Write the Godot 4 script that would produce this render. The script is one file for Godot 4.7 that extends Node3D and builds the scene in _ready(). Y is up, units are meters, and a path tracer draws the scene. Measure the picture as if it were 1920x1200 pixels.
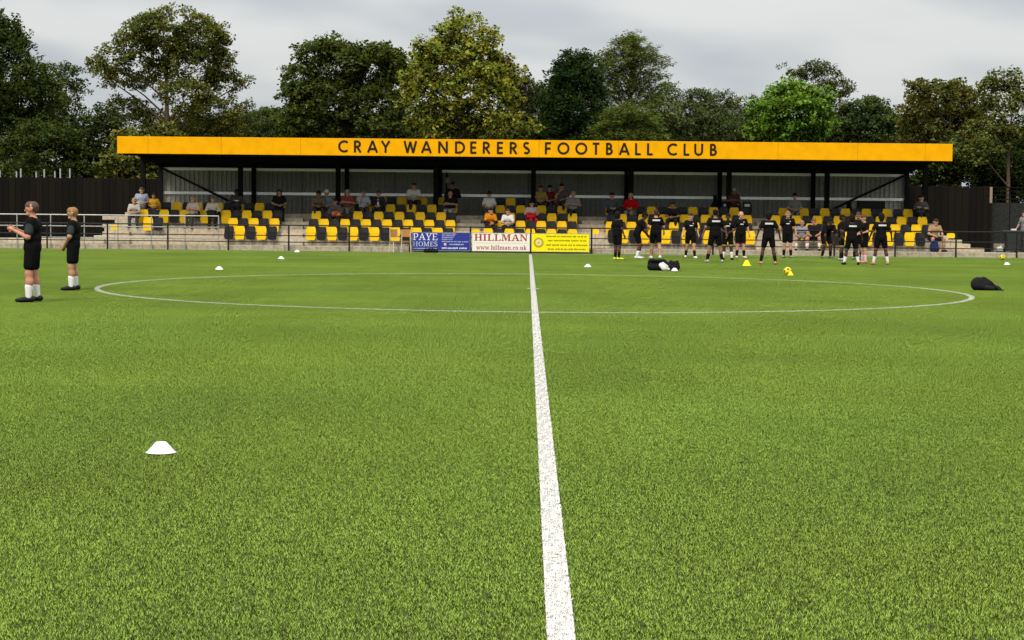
extends Node3D
# World frame: the centre spot is the origin, +x to the right along the halfway direction of view, -z towards the stand, metres.

const F := 3367.0                                   # focal length in photograph pixels (1920 wide)
const CAM := Vector3(-0.148, 1.63, 38.4)
const ZRAIL := -33.6                                # perimeter rail
const ZKERB := -33.85                               # front face of the terrace kerb
const ROWZ := [-35.2, -36.0, -36.8, -37.6, -38.4]   # backs of the seat rows
const ROWY := [0.2, 0.52, 0.84, 1.16, 1.48]         # floors of the seat rows
const ROWWORD := ["front", "second", "third", "fourth", "top"]

var cam_basis: Basis
var taken := {}
var mats := {}
var rng := RandomNumberGenerator.new()

func _ready():
	rng.seed = 20240
	set_camera()
	set_light()
	build_ground()
	build_turf()
	build_lines()
	build_terrace()
	build_stand()
	build_fences()
	build_trees()
	build_seats()
	build_railings()
	build_boards()
	build_pitch_things()
	build_stand_things()
	build_people()

# ---------------------------------------------------------------- camera, sky, light
func set_camera():
	cam_basis = Basis(Vector3.UP, 0.00778) * Basis(Vector3.RIGHT, -0.0598) * Basis(Vector3.BACK, 0.0096)
	var c := Camera3D.new()
	c.name = "camera"
	c.transform = Transform3D(cam_basis, CAM)
	c.keep_aspect = Camera3D.KEEP_HEIGHT
	c.fov = rad_to_deg(2.0 * atan(600.0 / F))
	c.near = 0.1
	c.far = 2000.0
	add_child(c)
	c.current = true

func set_light():
	var cover := cloud_image()
	var sm := ProceduralSkyMaterial.new()
	sm.sky_horizon_color = Color(0.508, 0.530, 0.549)
	sm.sky_top_color = Color(0.955, 0.96, 0.965)
	sm.sky_curve = 0.6
	sm.sky_energy_multiplier = 1.0
	sm.sky_cover = ImageTexture.create_from_image(cover)
	sm.sky_cover_modulate = Color(1, 1, 1, 1)
	sm.ground_horizon_color = Color(0.30, 0.32, 0.28)
	sm.ground_bottom_color = Color(0.2, 0.22, 0.17)
	sm.sun_angle_max = 1.0
	var sky := Sky.new()
	sky.sky_material = sm
	var e := Environment.new()
	e.background_mode = Environment.BG_SKY
	e.sky = sky
	e.tonemap_mode = Environment.TONE_MAPPER_LINEAR
	e.tonemap_exposure = 1.88
	e.sdfgi_enabled = true
	e.ssao_enabled = true
	e.ssil_enabled = true
	var we := WorldEnvironment.new()
	we.name = "world_environment"
	we.environment = e
	add_child(we)
	var sun := DirectionalLight3D.new()
	sun.name = "sun"
	sun.light_energy = 0.5
	sun.light_angular_distance = 25.0
	sun.light_color = Color(1.0, 0.97, 0.92)
	sun.shadow_enabled = true
	sun.rotation_degrees = Vector3(-46, -18, 0)
	add_child(sun)

# Thin broken overcast: soft streaks a little brighter than the grey behind them, alike in every direction.
func cloud_image() -> Image:
	var w := 2048
	var h := 1024
	var n := FastNoiseLite.new()
	n.seed = 31
	n.frequency = 1.0
	n.fractal_octaves = 4
	n.fractal_gain = 0.45
	var img := Image.create(w, h, false, Image.FORMAT_RGBAF)
	for j in h:
		var lat := PI * (0.5 - (j + 0.5) / h)
		if lat < -0.05:
			continue
		for i in w:
			var lon := TAU * (i + 0.5) / w
			var d := Vector3(cos(lat) * sin(lon), sin(lat), -cos(lat) * cos(lon))
			var v := n.get_noise_3d(d.x * 5.0 + 3.0, d.y * 22.0 + d.x * 1.5, d.z * 5.0)
			v = smoothstep(-0.35, 0.4, v)
			img.set_pixel(i, j, Color(0.105 * v, 0.094 * v, 0.070 * v, 1.0))
	return img

# ---------------------------------------------------------------- helpers
func on_plane(px: float, py: float, z: float) -> Vector3:
	var d := cam_basis * Vector3((px - 960.0) / F, -(py - 600.0) / F, -1.0)
	return CAM + d * ((z - CAM.z) / d.z)

func on_ground(px: float, py: float, y := 0.0) -> Vector3:
	var d := cam_basis * Vector3((px - 960.0) / F, -(py - 600.0) / F, -1.0)
	return CAM + d * ((y - CAM.y) / d.y)

func rnd(a: float, b: float) -> float:
	return rng.randf_range(a, b)

func numbered(called: String) -> String:
	if not taken.has(called):
		taken[called] = 0
		return called
	taken[called] += 1
	return "%s_%03d" % [called, taken[called]]

func thing(called: String, label: String, category: String, at := Vector3.ZERO, turn := 0.0, group := "") -> Node3D:
	var o := Node3D.new()
	o.name = numbered(called)
	add_child(o)
	o.position = at
	o.rotation.y = turn
	tag(o, label, category, group)
	return o

func tag(o: Node, label: String, category: String, group := ""):
	o.set_meta("label", label)
	o.set_meta("category", category)
	if group != "":
		o.set_meta("group", group)

func part(called: String, mesh: Mesh, m: Material, parent: Node, at := Vector3.ZERO, b := Basis()) -> MeshInstance3D:
	var o := MeshInstance3D.new()
	o.name = called
	o.mesh = mesh
	o.material_override = m
	o.transform = Transform3D(b, at)
	parent.add_child(o, true)
	return o

func structure(called: String, mesh: Mesh, m: Material, at := Vector3.ZERO) -> MeshInstance3D:
	var o := part(numbered(called), mesh, m, self, at)
	o.set_meta("kind", "structure")
	return o

# a plain colour given as a linear value; grain > 0 adds a fine noise texture of that contrast
func mat(r: float, g: float, b: float, rough := 0.8, metal := 0.0, grain := 0.0, scale := 1.0) -> StandardMaterial3D:
	var key := "%f %f %f %f %f %f %f" % [r, g, b, rough, metal, grain, scale]
	if mats.has(key):
		return mats[key]
	var m := StandardMaterial3D.new()
	m.albedo_color = Color(r, g, b).linear_to_srgb()
	m.roughness = rough
	m.metallic = metal
	if metal == 0.0:
		m.metallic_specular = 0.15 if rough >= 0.6 else 0.3
	if grain > 0.0:
		m.albedo_texture = grain_texture(grain)
		m.uv1_triplanar = true
		m.uv1_world_triplanar = true
		m.uv1_scale = Vector3.ONE * scale
	mats[key] = m
	return m

var grains := {}
func grain_texture(grain: float) -> Texture2D:
	if grains.has(grain):
		return grains[grain]
	var n := FastNoiseLite.new()
	n.seed = 11
	n.frequency = 0.022
	n.fractal_octaves = 5
	n.fractal_gain = 0.6
	var ramp := Gradient.new()
	ramp.offsets = PackedFloat32Array([0.0, 0.5, 1.0])
	var lo := 1.0 - grain
	ramp.colors = PackedColorArray([Color(lo, lo, lo * 0.97), Color(1.0 - grain * 0.4, 1.0 - grain * 0.4, 1.0 - grain * 0.42), Color(1, 1, 1)])
	var img := n.get_seamless_image(256, 256)
	var out := Image.create(256, 256, false, Image.FORMAT_RGB8)
	for j in 256:
		for i in 256:
			out.set_pixel(i, j, ramp.sample(img.get_pixel(i, j).r))
	grains[grain] = ImageTexture.create_from_image(out)
	return grains[grain]

func vmat(rough := 0.7, back := 0.0, spec := 0.35) -> StandardMaterial3D:
	var key := "v %f %f %f" % [rough, back, spec]
	if mats.has(key):
		return mats[key]
	var m := StandardMaterial3D.new()
	m.vertex_color_use_as_albedo = true
	m.roughness = rough
	m.cull_mode = BaseMaterial3D.CULL_DISABLED
	m.metallic_specular = spec
	if back > 0.0:
		m.backlight_enabled = true
		m.backlight = Color(back, back, back * 0.6)
	mats[key] = m
	return m

# --- flat-shaded builder
func begin() -> SurfaceTool:
	var st := SurfaceTool.new()
	st.begin(Mesh.PRIMITIVE_TRIANGLES)
	return st

# corners counter-clockwise seen from outside
func quad(st: SurfaceTool, a: Vector3, b: Vector3, c: Vector3, d: Vector3):
	var n := (b - a).cross(c - a)
	if n.length() < 1e-9:
		n = (c - a).cross(d - a)
	st.set_normal(n.normalized())
	for v in [a, c, b, a, d, c]:
		st.add_vertex(v)

func tri(st: SurfaceTool, a: Vector3, b: Vector3, c: Vector3):
	st.set_normal((b - a).cross(c - a).normalized())
	for v in [a, c, b]:
		st.add_vertex(v)

func box(st: SurfaceTool, lo: Vector3, hi: Vector3, t := Transform3D()):
	var p := []
	for i in 8:
		p.append(t * Vector3(hi.x if i & 1 else lo.x, hi.y if i & 2 else lo.y, hi.z if i & 4 else lo.z))
	quad(st, p[4], p[5], p[7], p[6])
	quad(st, p[1], p[0], p[2], p[3])
	quad(st, p[5], p[1], p[3], p[7])
	quad(st, p[0], p[4], p[6], p[2])
	quad(st, p[6], p[7], p[3], p[2])
	quad(st, p[0], p[1], p[5], p[4])

# box with its edges chamfered by c
func chamfer_box(s: Vector3, c: float) -> ArrayMesh:
	var st := begin()
	var h := s / 2.0
	var ax := [Vector3.RIGHT, Vector3.UP, Vector3.BACK]
	for a in 3:
		var u: Vector3 = ax[(a + 1) % 3]
		var v: Vector3 = ax[(a + 2) % 3]
		var n: Vector3 = ax[a]
		var hu := absf(h.dot(u))
		var hv := absf(h.dot(v))
		var hn := absf(h.dot(n))
		for sg in [1.0, -1.0]:
			var o: Vector3 = n * hn * sg
			var p := [o - u * (hu - c) - v * (hv - c), o + u * (hu - c) - v * (hv - c), o + u * (hu - c) + v * (hv - c), o - u * (hu - c) + v * (hv - c)]
			if sg > 0:
				quad(st, p[0], p[1], p[2], p[3])
			else:
				quad(st, p[3], p[2], p[1], p[0])
			for sv in [1.0, -1.0]:
				var e0: Vector3 = n * hn * sg + v * (hv - c) * sv
				var e1: Vector3 = n * (hn - c) * sg + v * hv * sv
				var q := [e0 - u * (hu - c), e0 + u * (hu - c), e1 + u * (hu - c), e1 - u * (hu - c)]
				if sg * sv > 0:
					quad(st, q[0], q[1], q[2], q[3])
				else:
					quad(st, q[3], q[2], q[1], q[0])
	for i in 8:
		var sx := 1.0 if i & 1 else -1.0
		var sy := 1.0 if i & 2 else -1.0
		var sz := 1.0 if i & 4 else -1.0
		var a1 := Vector3(h.x * sx, (h.y - c) * sy, (h.z - c) * sz)
		var b1 := Vector3((h.x - c) * sx, h.y * sy, (h.z - c) * sz)
		var c1 := Vector3((h.x - c) * sx, (h.y - c) * sy, h.z * sz)
		if sx * sy * sz > 0:
			tri(st, a1, b1, c1)
		else:
			tri(st, c1, b1, a1)
	return st.commit()

func beam_mesh(a: Vector3, b: Vector3, w: float, h: float) -> ArrayMesh:
	var st := begin()
	var d := b - a
	var l := d.length()
	var z := d / l
	var up := Vector3.UP if absf(z.y) < 0.95 else Vector3.RIGHT
	var x := up.cross(z).normalized()
	box(st, Vector3(-w / 2, -h / 2, 0), Vector3(w / 2, h / 2, l), Transform3D(Basis(x, z.cross(x), z), a))
	return st.commit()

# --- smooth builders: vertex arrays with normals
func smooth_mesh(v: PackedVector3Array, idx: PackedInt32Array, col := PackedColorArray()) -> ArrayMesh:
	var n := PackedVector3Array()
	n.resize(v.size())
	for t in range(0, idx.size(), 3):
		var a := v[idx[t]]
		var fn := (v[idx[t + 2]] - a).cross(v[idx[t + 1]] - a)
		n[idx[t]] += fn
		n[idx[t + 1]] += fn
		n[idx[t + 2]] += fn
	for i in n.size():
		n[i] = n[i].normalized() if n[i].length() > 1e-12 else Vector3.UP
	var arr := []
	arr.resize(Mesh.ARRAY_MAX)
	arr[Mesh.ARRAY_VERTEX] = v
	arr[Mesh.ARRAY_NORMAL] = n
	arr[Mesh.ARRAY_INDEX] = idx
	if col.size() == v.size():
		arr[Mesh.ARRAY_COLOR] = col
	var m := ArrayMesh.new()
	m.add_surface_from_arrays(Mesh.PRIMITIVE_TRIANGLES, arr)
	return m

func tube_into(v: PackedVector3Array, idx: PackedInt32Array, pts: Array, rad: Array, seg := 8):
	var up := Vector3(0.123, 0.97, 0.21).normalized()
	var base := v.size()
	for i in pts.size():
		var d: Vector3 = (pts[mini(i + 1, pts.size() - 1)] - pts[maxi(i - 1, 0)]).normalized()
		if absf(d.dot(up)) > 0.98:
			up = Vector3(0.9, 0.1, 0.4).normalized()
		var x := up.cross(d).normalized()
		var y := d.cross(x)
		for s in seg:
			var a := TAU * s / seg
			v.append(pts[i] + (x * cos(a) + y * sin(a)) * rad[i])
	for i in pts.size() - 1:
		for s in seg:
			var s2 := (s + 1) % seg
			var a := base + i * seg + s
			var b := base + i * seg + s2
			idx.append_array(PackedInt32Array([a, a + seg, b, b, a + seg, b + seg]))
	for e in [0, pts.size() - 1]:
		var c := v.size()
		v.append(pts[e])
		for s in seg:
			var a: int = base + e * seg + s
			var b: int = base + e * seg + (s + 1) % seg
			if e == 0:
				idx.append_array(PackedInt32Array([c, a, b]))
			else:
				idx.append_array(PackedInt32Array([c, b, a]))

func tube(pts: Array, rad: Array, seg := 8) -> ArrayMesh:
	var v := PackedVector3Array()
	var idx := PackedInt32Array()
	tube_into(v, idx, pts, rad, seg)
	return smooth_mesh(v, idx)

func lathe(profile: Array, seg := 20) -> ArrayMesh:
	var v := PackedVector3Array()
	var idx := PackedInt32Array()
	for p in profile:
		for s in seg:
			var a := TAU * s / seg
			v.append(Vector3(cos(a) * p[0], p[1], sin(a) * p[0]))
	for i in profile.size() - 1:
		for s in seg:
			var a := i * seg + s
			var b := i * seg + (s + 1) % seg
			idx.append_array(PackedInt32Array([a, b, a + seg, b, b + seg, a + seg]))
	return smooth_mesh(v, idx)

# curved plate, w wide, h high (y from 0), bowed back by `bow` in the middle, thickness t, corners rounded by c
func curved_plate(w: float, h: float, bow: float, lean: float, t: float, c: float) -> ArrayMesh:
	var v := PackedVector3Array()
	var idx := PackedInt32Array()
	var nx := 7
	var ny := 5
	for side in 2:
		for j in ny:
			for i in nx:
				var u := -1.0 + 2.0 * i / (nx - 1)
				var y := h * j / (ny - 1)
				var cut := 0.0
				if j == ny - 1 or j == 0:
					cut = c
				elif j == ny - 2 or j == 1:
					cut = c * 0.25
				v.append(Vector3(u * (w / 2 - cut), y, -bow * (1.0 - u * u) - lean * y - (t if side == 1 else 0.0)))
	for j in ny - 1:
		for i in nx - 1:
			var a := j * nx + i
			idx.append_array(PackedInt32Array([a, a + nx, a + 1, a + 1, a + nx, a + nx + 1]))
			var b := a + nx * ny
			idx.append_array(PackedInt32Array([b, b + 1, b + nx, b + 1, b + nx + 1, b + nx]))
	var rim := []
	for i in nx:
		rim.append(i)
	for j in range(1, ny):
		rim.append(j * nx + nx - 1)
	for i in range(nx - 2, -1, -1):
		rim.append((ny - 1) * nx + i)
	for j in range(ny - 2, 0, -1):
		rim.append(j * nx)
	for k in rim.size():
		var a: int = rim[k]
		var b: int = rim[(k + 1) % rim.size()]
		var o := v.size()
		v.append_array(PackedVector3Array([v[a], v[b], v[b + nx * ny], v[a + nx * ny]]))
		idx.append_array(PackedInt32Array([o, o + 1, o + 2, o, o + 2, o + 3]))
	return smooth_mesh(v, idx)

# ---------------------------------------------------------------- ground, turf, lines
func sheet(lo: Vector2, hi: Vector2, y: float) -> ArrayMesh:
	var st := begin()
	quad(st, Vector3(lo.x, y, hi.y), Vector3(hi.x, y, hi.y), Vector3(hi.x, y, lo.y), Vector3(lo.x, y, lo.y))
	return st.commit()

func build_ground():
	structure("ground", sheet(Vector2(-900, -1200), Vector2(900, 400), -0.06), mat(0.07, 0.075, 0.04, 0.95, 0, 0.5, 0.2))
	structure("pitch", sheet(Vector2(-56, -34.2), Vector2(56, 40), 0.0), mat(0.085, 0.11, 0.028, 0.95, 0, 0.3, 0.9))

const GREENS := [Color(0.299, 0.456, 0.059), Color(0.248, 0.392, 0.048), Color(0.356, 0.514, 0.086), Color(0.190, 0.314, 0.037), Color(0.419, 0.556, 0.122)]

func blade(v: PackedVector3Array, n: PackedVector3Array, c: PackedColorArray, at: Vector3, w: float, h: float, col: Color):
	var a := rnd(0, TAU)
	var lean := rnd(0.2, 1.0) * h
	var la := rnd(0, TAU)
	var side := Vector3(cos(a), 0, sin(a)) * w * 0.5
	var tip := at + Vector3(cos(la) * lean, h, sin(la) * lean)
	v.append_array(PackedVector3Array([at - side, at + side, tip + side * 0.25]))
	var fn := (side).cross(tip - at).normalized()
	var nn := (fn * (1.0 if fn.y >= 0 else -1.0) * 0.3 + Vector3.UP * 0.7).normalized()
	for i in 3:
		n.append(nn)
		c.append(col)

func blade_mesh(v: PackedVector3Array, n: PackedVector3Array, c: PackedColorArray) -> ArrayMesh:
	var arr := []
	arr.resize(Mesh.ARRAY_MAX)
	arr[Mesh.ARRAY_VERTEX] = v
	arr[Mesh.ARRAY_NORMAL] = n
	arr[Mesh.ARRAY_COLOR] = c
	var m := ArrayMesh.new()
	m.add_surface_from_arrays(Mesh.PRIMITIVE_TRIANGLES, arr)
	return m

func turf_tile(count: int, w: float, h: float, sx: float, sz: float, palette: Array, bias: Array) -> ArrayMesh:
	var v := PackedVector3Array()
	var n := PackedVector3Array()
	var c := PackedColorArray()
	var tufts := maxi(1, count / 5)
	for t in tufts:
		var at := Vector3(rnd(-sx / 2, sx / 2), 0, rnd(-sz / 2, sz / 2))
		var pick: Color = palette[bias[rng.randi() % bias.size()]]
		for k in 5:
			var p := at + Vector3(rnd(-0.012, 0.012), 0, rnd(-0.012, 0.012))
			p.x = clampf(p.x, -sx / 2, sx / 2)
			var s := rnd(0.94, 1.06)
			var own: Color = pick.lerp(palette[bias[rng.randi() % bias.size()]], 0.6)
			blade(v, n, c, p, w * rnd(0.7, 1.3), h * rnd(0.65, 1.15), Color(own.r * s, own.g * s, own.b * s))
	return blade_mesh(v, n, c)

func scatter(called: String, mesh: Mesh, m: Material, xf: Array, cols: Array, parent: Node) -> MultiMeshInstance3D:
	var mm := MultiMesh.new()
	mm.transform_format = MultiMesh.TRANSFORM_3D
	mm.use_colors = cols.size() > 0
	mm.mesh = mesh
	mm.instance_count = xf.size()
	for i in xf.size():
		mm.set_instance_transform(i, xf[i])
		if cols.size() > 0:
			mm.set_instance_color(i, cols[i])
	var o := MultiMeshInstance3D.new()
	o.name = called
	o.multimesh = mm
	o.material_override = m
	parent.add_child(o, true)
	return o

func build_turf():
	var bias := [0, 0, 0, 0, 1, 1, 1, 2, 2, 3]
	var near := []
	for k in 5:
		near.append(turf_tile(6000, 0.0036, 0.0125, 0.5, 0.5, GREENS, bias))
	var tone := FastNoiseLite.new()
	tone.seed = 3
	tone.frequency = 0.11
	tone.fractal_octaves = 3
	var xf := [[], [], [], [], []]
	var cols := [[], [], [], [], []]
	var z := 33.75
	while z > ZKERB + 0.05:
		var d := CAM.z - z
		var half := 0.29 * d + 2.0
		for sg in [-1.0, 1.0]:
			var i := 0.0
			while i < half:
				var x: float = sg * (0.06 + 0.25 + i)
				var k: int = rng.randi() % 5
				var b := Basis(Vector3.UP, PI / 2 * (rng.randi() % 4))
				xf[k].append(Transform3D(b, Vector3(x, 0, z)))
				var t := 1.0 + 0.20 * tone.get_noise_2d(x * 2.2, z * 1.3) + 0.11 * tone.get_noise_2d(x * 0.3 + 40.0, z * 4.0) + rnd(-0.01, 0.01)
				var hue := 0.07 * tone.get_noise_2d(x * 1.7 + 90.0, z * 1.1 - 30.0)
				cols[k].append(Color(t * (1.0 + hue), t, t * (1.0 - hue)))
				i += 0.5
		z -= 0.5
	var turf := Node3D.new()
	turf.name = "turf"
	add_child(turf)
	turf.set_meta("kind", "stuff")
	tag(turf, "green artificial turf fibres covering the football pitch", "turf")
	for k in 5:
		scatter("fibres", near[k], vmat(0.72, 0.4, 0.4), xf[k], cols[k], turf)

func build_lines():
	var white := mat(0.66, 0.66, 0.63, 0.8, 0, 0.12, 3.0)
	var whites := [Color(0.72, 0.72, 0.69), Color(0.67, 0.67, 0.64), Color(0.78, 0.78, 0.75)]
	var line := Node3D.new()
	line.name = "pitch_marking"
	line.set_meta("kind", "structure")
	add_child(line)
	part("halfway_line", sheet(Vector2(-0.055, -32.0), Vector2(0.055, 32.0), 0.004), white, line)
	var strips := []
	var xf := [[], []]
	for k in 2:
		strips.append(turf_tile(1300 if k == 0 else 500, 0.006 if k == 0 else 0.010, 0.0105, 0.11, 1.0, whites, [0, 0, 1, 2]))
	for i in 64:
		var z := 31.5 - i
		xf[0 if CAM.z - z < 22 else 1].append(Transform3D(Basis(Vector3.UP, PI * (i % 2)), Vector3(0, 0, z)))
	for k in 2:
		scatter("halfway_fibres", strips[k], vmat(0.7), xf[k], [], line)
	# centre circle, spot bar and touchlines
	var st := begin()
	var seg := 240
	for s in seg:
		var a0 := TAU * s / seg
		var a1 := TAU * (s + 1) / seg
		var d0 := Vector3(sin(a0), 0, cos(a0))
		var d1 := Vector3(sin(a1), 0, cos(a1))
		var y := Vector3(0, 0.008, 0)
		quad(st, d0 * 9.15 + y, d1 * 9.15 + y, d1 * 9.04 + y, d0 * 9.04 + y)
	part("centre_circle", st.commit(), white, line)
	var v := PackedVector3Array()
	var n := PackedVector3Array()
	var c := PackedColorArray()
	for k in 26000:
		var a := rnd(0, TAU)
		var r := rnd(9.04, 9.15)
		var w: Color = whites[rng.randi() % 3]
		blade(v, n, c, Vector3(sin(a) * r, 0, cos(a) * r), 0.011, rnd(0.013, 0.018), w)
	for k in 700:
		blade(v, n, c, Vector3(rnd(-0.13, 0.13), 0, rnd(-0.09, 0.09)), 0.011, rnd(0.013, 0.018), whites[0])
	part("circle_fibres", blade_mesh(v, n, c), vmat(0.7), line)
	part("spot_bar", sheet(Vector2(-0.13, -0.09), Vector2(0.13, 0.09), 0.012), white, line)
	for z in [-32.0, 32.0]:
		part("touchline", sheet(Vector2(-52, z - 0.05), Vector2(52, z + 0.05), 0.016), white, line)

# ---------------------------------------------------------------- terrace and stand
func build_terrace():
	var tones := []
	for t in [[0.60, 0.53, 0.41], [0.53, 0.475, 0.38], [0.64, 0.55, 0.42], [0.58, 0.485, 0.365]]:
		tones.append(mat(t[0], t[1], t[2], 0.92, 0, 0.22, 0.8))
	var terrace := Node3D.new()
	terrace.name = "terrace"
	terrace.set_meta("kind", "structure")
	add_child(terrace)
	# kerb of concrete blocks, one course
	var block := chamfer_box(Vector3(0.434, 0.2, 0.21), 0.008)
	for i in 110:
		part("concrete_block", block, tones[rng.randi() % 4], terrace, Vector3(-24.2 + i * 0.44 + rnd(-0.002, 0.002), 0.1 + rnd(-0.003, 0.003), ZKERB - 0.105 + rnd(-0.004, 0.004)))
	part("walkway", st_box(Vector3(-24.4, -0.05, -35.4), Vector3(24.3, 0.19, ZKERB - 0.215)), tones[1], terrace)
	# seating steps, each a row of slabs
	for k in range(1, 5):
		var z0: float = -35.35 - 0.8 * (k - 1)
		var x0 := -18.2 + 0.25 * k
		var x1: float = on_plane(1862.0 - 42.0 * k, 450, z0).x
		var n := int(round((x1 - x0) / 1.5))
		var l: float = (x1 - x0) / n
		var depth := 0.8 if k < 4 else 4.3
		var slab := chamfer_box(Vector3(l - 0.006, 0.33, depth), 0.008)
		for i in n:
			part("step_slab", slab, tones[rng.randi() % 4], terrace, Vector3(x0 + l * (i + 0.5), ROWY[k] - 0.165 + rnd(-0.002, 0.002), z0 - depth / 2))
		part("step_fill", st_box(Vector3(x0, 0.0, z0 - depth), Vector3(x1 - 0.02, ROWY[k] - 0.335, z0 - 0.04)), tones[1], terrace)
		# half steps in the aisles
		for a in [[196.0, 246.0], [530.0, 570.0], [862.0, 902.0], [1090.0, 1132.0], [1416.0, 1452.0], [1750.0, 1884.0 - 42.0 * k]]:
			var xa: float = on_plane(a[0], 440, z0).x
			var xb: float = on_plane(a[1], 440, z0).x
			part("half_step", chamfer_box(Vector3(xb - xa, 0.16, 0.38), 0.008), tones[rng.randi() % 4], terrace, Vector3((xa + xb) / 2, ROWY[k] - 0.24, z0 + 0.189))
			for q in (1 if k > 1 else 0):
				part("half_step_base", st_box(Vector3(xa + 0.01, ROWY[k - 1] - 0.01, z0 + 0.002), Vector3(xb - 0.01, ROWY[k] - 0.325, z0 + 0.36)), tones[1], terrace)
	# second course of blocks along the standing area beside the stand
	for i in 16:
		part("concrete_block", block, tones[rng.randi() % 4], terrace, Vector3(-24.2 + i * 0.44, 0.302, -34.9 + rnd(-0.004, 0.004)))

func st_box(lo: Vector3, hi: Vector3) -> ArrayMesh:
	var st := begin()
	box(st, lo, hi)
	return st.commit()

func roof_y(z: float) -> float:
	return lerpf(4.42, 3.83, (z + 34.2) / -8.2)

func build_stand():
	var black := mat(0.009, 0.009, 0.0095, 0.62)
	var yellow := mat(0.88, 0.41, 0.002, 0.6, 0, 0.08, 0.25)
	var galv := mat(0.82, 0.83, 0.80, 0.32, 0.9, 0.08, 1.3)
	var stand := thing("football_stand", "long low football stand with a yellow fascia and black steel frame", "stand", Vector3(0, 0, 0))
	var cx := 0.11
	# fascia: panels of pressed yellow sheet
	var joints := [-16.8, -15.55, -12.6, -9.4, -6.2, -3.0, 0.2, 3.4, 6.6, 9.8, 13.0, 15.7, 16.8]
	var fascia := part("fascia", st_box(Vector3(-16.78 + cx, 3.88, -34.2), Vector3(16.78 + cx, 4.52, -34.13)), black, stand)
	for i in joints.size() - 1:
		var w: float = joints[i + 1] - joints[i] - 0.006
		part("fascia_panel", chamfer_box(Vector3(w, 0.69, 0.03), 0.006), yellow, fascia, Vector3((joints[i] + joints[i + 1]) / 2 + cx, 4.20, -34.112 + rnd(-0.002, 0.002)))
	for sx in [-1.0, 1.0]:
		part("fascia_end", chamfer_box(Vector3(0.03, 0.69, 0.9), 0.006), yellow, fascia, Vector3(sx * 16.785 + cx, 4.20, -34.58))
	fascia_letters(fascia)
	# roof sheets with ribs
	var n := 32
	for i in n:
		var x0 := -16.72 + i * 33.44 / n + cx
		var x1 := x0 + 33.44 / n - 0.004
		var st := begin()
		var prof := [[0.0, 0.0], [0.42, 0.0], [0.46, 0.035], [0.54, 0.035], [0.58, 0.0], [1.0, 0.0]]
		for k in prof.size() - 1:
			var xa := lerpf(x0, x1, prof[k][0])
			var xb := lerpf(x0, x1, prof[k + 1][0])
			for side in 2:
				var t := 0.0 if side == 0 else -0.012
				var a := Vector3(xa, roof_y(-34.22) + prof[k][1] + t, -34.22)
				var b := Vector3(xb, roof_y(-34.22) + prof[k + 1][1] + t, -34.22)
				var c := Vector3(xb, roof_y(-42.35) + prof[k + 1][1] + t, -42.35)
				var d := Vector3(xa, roof_y(-42.35) + prof[k][1] + t, -42.35)
				if side == 0:
					quad(st, a, b, c, d)
				else:
					quad(st, d, c, b, a)
		part("roof_sheet", st.commit(), mat(0.20, 0.20, 0.19, 0.5, 0.2), stand)
	# frames
	for i in 9:
		var x := -16.63 + i * 4.158 + cx
		part("column", st_box(Vector3(x - 0.1, 1.48, -38.3), Vector3(x + 0.1, roof_y(-38.2) - 0.34, -38.1)), black, stand)
		part("column", st_box(Vector3(x - 0.09, 1.48, -41.98), Vector3(x + 0.09, roof_y(-41.9) - 0.32, -41.82)), black, stand)
		part("base_plate", st_box(Vector3(x - 0.16, 1.482, -38.36), Vector3(x + 0.16, 1.5, -38.04)), black, stand)
		part("rafter", beam_mesh(Vector3(x, roof_y(-34.5) - 0.20, -34.5), Vector3(x, roof_y(-42.2) - 0.20, -42.2), 0.16, 0.26), black, stand)
	for z in [-34.55, -36.6, -40.0]:
		part("purlin", beam_mesh(Vector3(-16.6 + cx, roof_y(z) - 0.10, z), Vector3(16.6 + cx, roof_y(z) - 0.10, z), 0.07, 0.13), black, stand)
	part("eave_beam", beam_mesh(Vector3(-16.6 + cx, 3.62, -41.9), Vector3(16.6 + cx, 3.62, -41.9), 0.12, 0.24), black, stand)
	part("front_beam", beam_mesh(Vector3(-16.6 + cx, 3.90, -34.36), Vector3(16.6 + cx, 3.90, -34.36), 0.14, 0.22), black, stand)
	part("middle_beam", beam_mesh(Vector3(-16.6 + cx, roof_y(-38.2) - 0.42, -38.2), Vector3(16.6 + cx, roof_y(-38.2) - 0.42, -38.2), 0.14, 0.2), black, stand)
	for sx in [-1.0, 1.0]:
		part("brace", tube([Vector3(sx * 16.55 + cx, 3.46, -41.75), Vector3(sx * 12.9 + cx, 1.7, -41.75)], [0.05, 0.05], 8), black, stand)
	# back wall: ribbed sheets on galvanised rails
	var wall := part("back_wall", st_box(Vector3(-16.6 + cx, 1.485, -42.2), Vector3(16.6 + cx, 3.6, -42.14)), mat(0.05, 0.05, 0.045, 0.7), stand)
	var clad := [mat(0.44, 0.44, 0.40, 0.6, 0.0, 0.2, 1.3), mat(0.40, 0.40, 0.365, 0.6, 0.0, 0.2, 1.3)]
	for i in 32:
		var x0 := -16.63 + cx + i * 1.0394
		var st := begin()
		var w := 1.0394 / 5.0
		for k in 5:
			var xs := x0 + k * w
			var pts := [Vector2(xs, -42.12), Vector2(xs + w * 0.52, -42.12), Vector2(xs + w * 0.6, -42.07), Vector2(xs + w * 0.92, -42.07), Vector2(xs + w, -42.12)]
			for q in 4:
				var a: Vector2 = pts[q]
				var b: Vector2 = pts[q + 1]
				quad(st, Vector3(a.x, 1.49, a.y), Vector3(b.x, 1.49, b.y), Vector3(b.x, 3.56, b.y), Vector3(a.x, 3.56, a.y))
		part("cladding_sheet", st.commit(), clad[rng.randi() % 2], wall)
	for y in [2.37, 3.44]:
		for i in 8:
			part("wall_rail", chamfer_box(Vector3(4.14, 0.13, 0.06), 0.006), galv, stand, Vector3(-14.55 + i * 4.158 + cx, y, -42.03))
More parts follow.
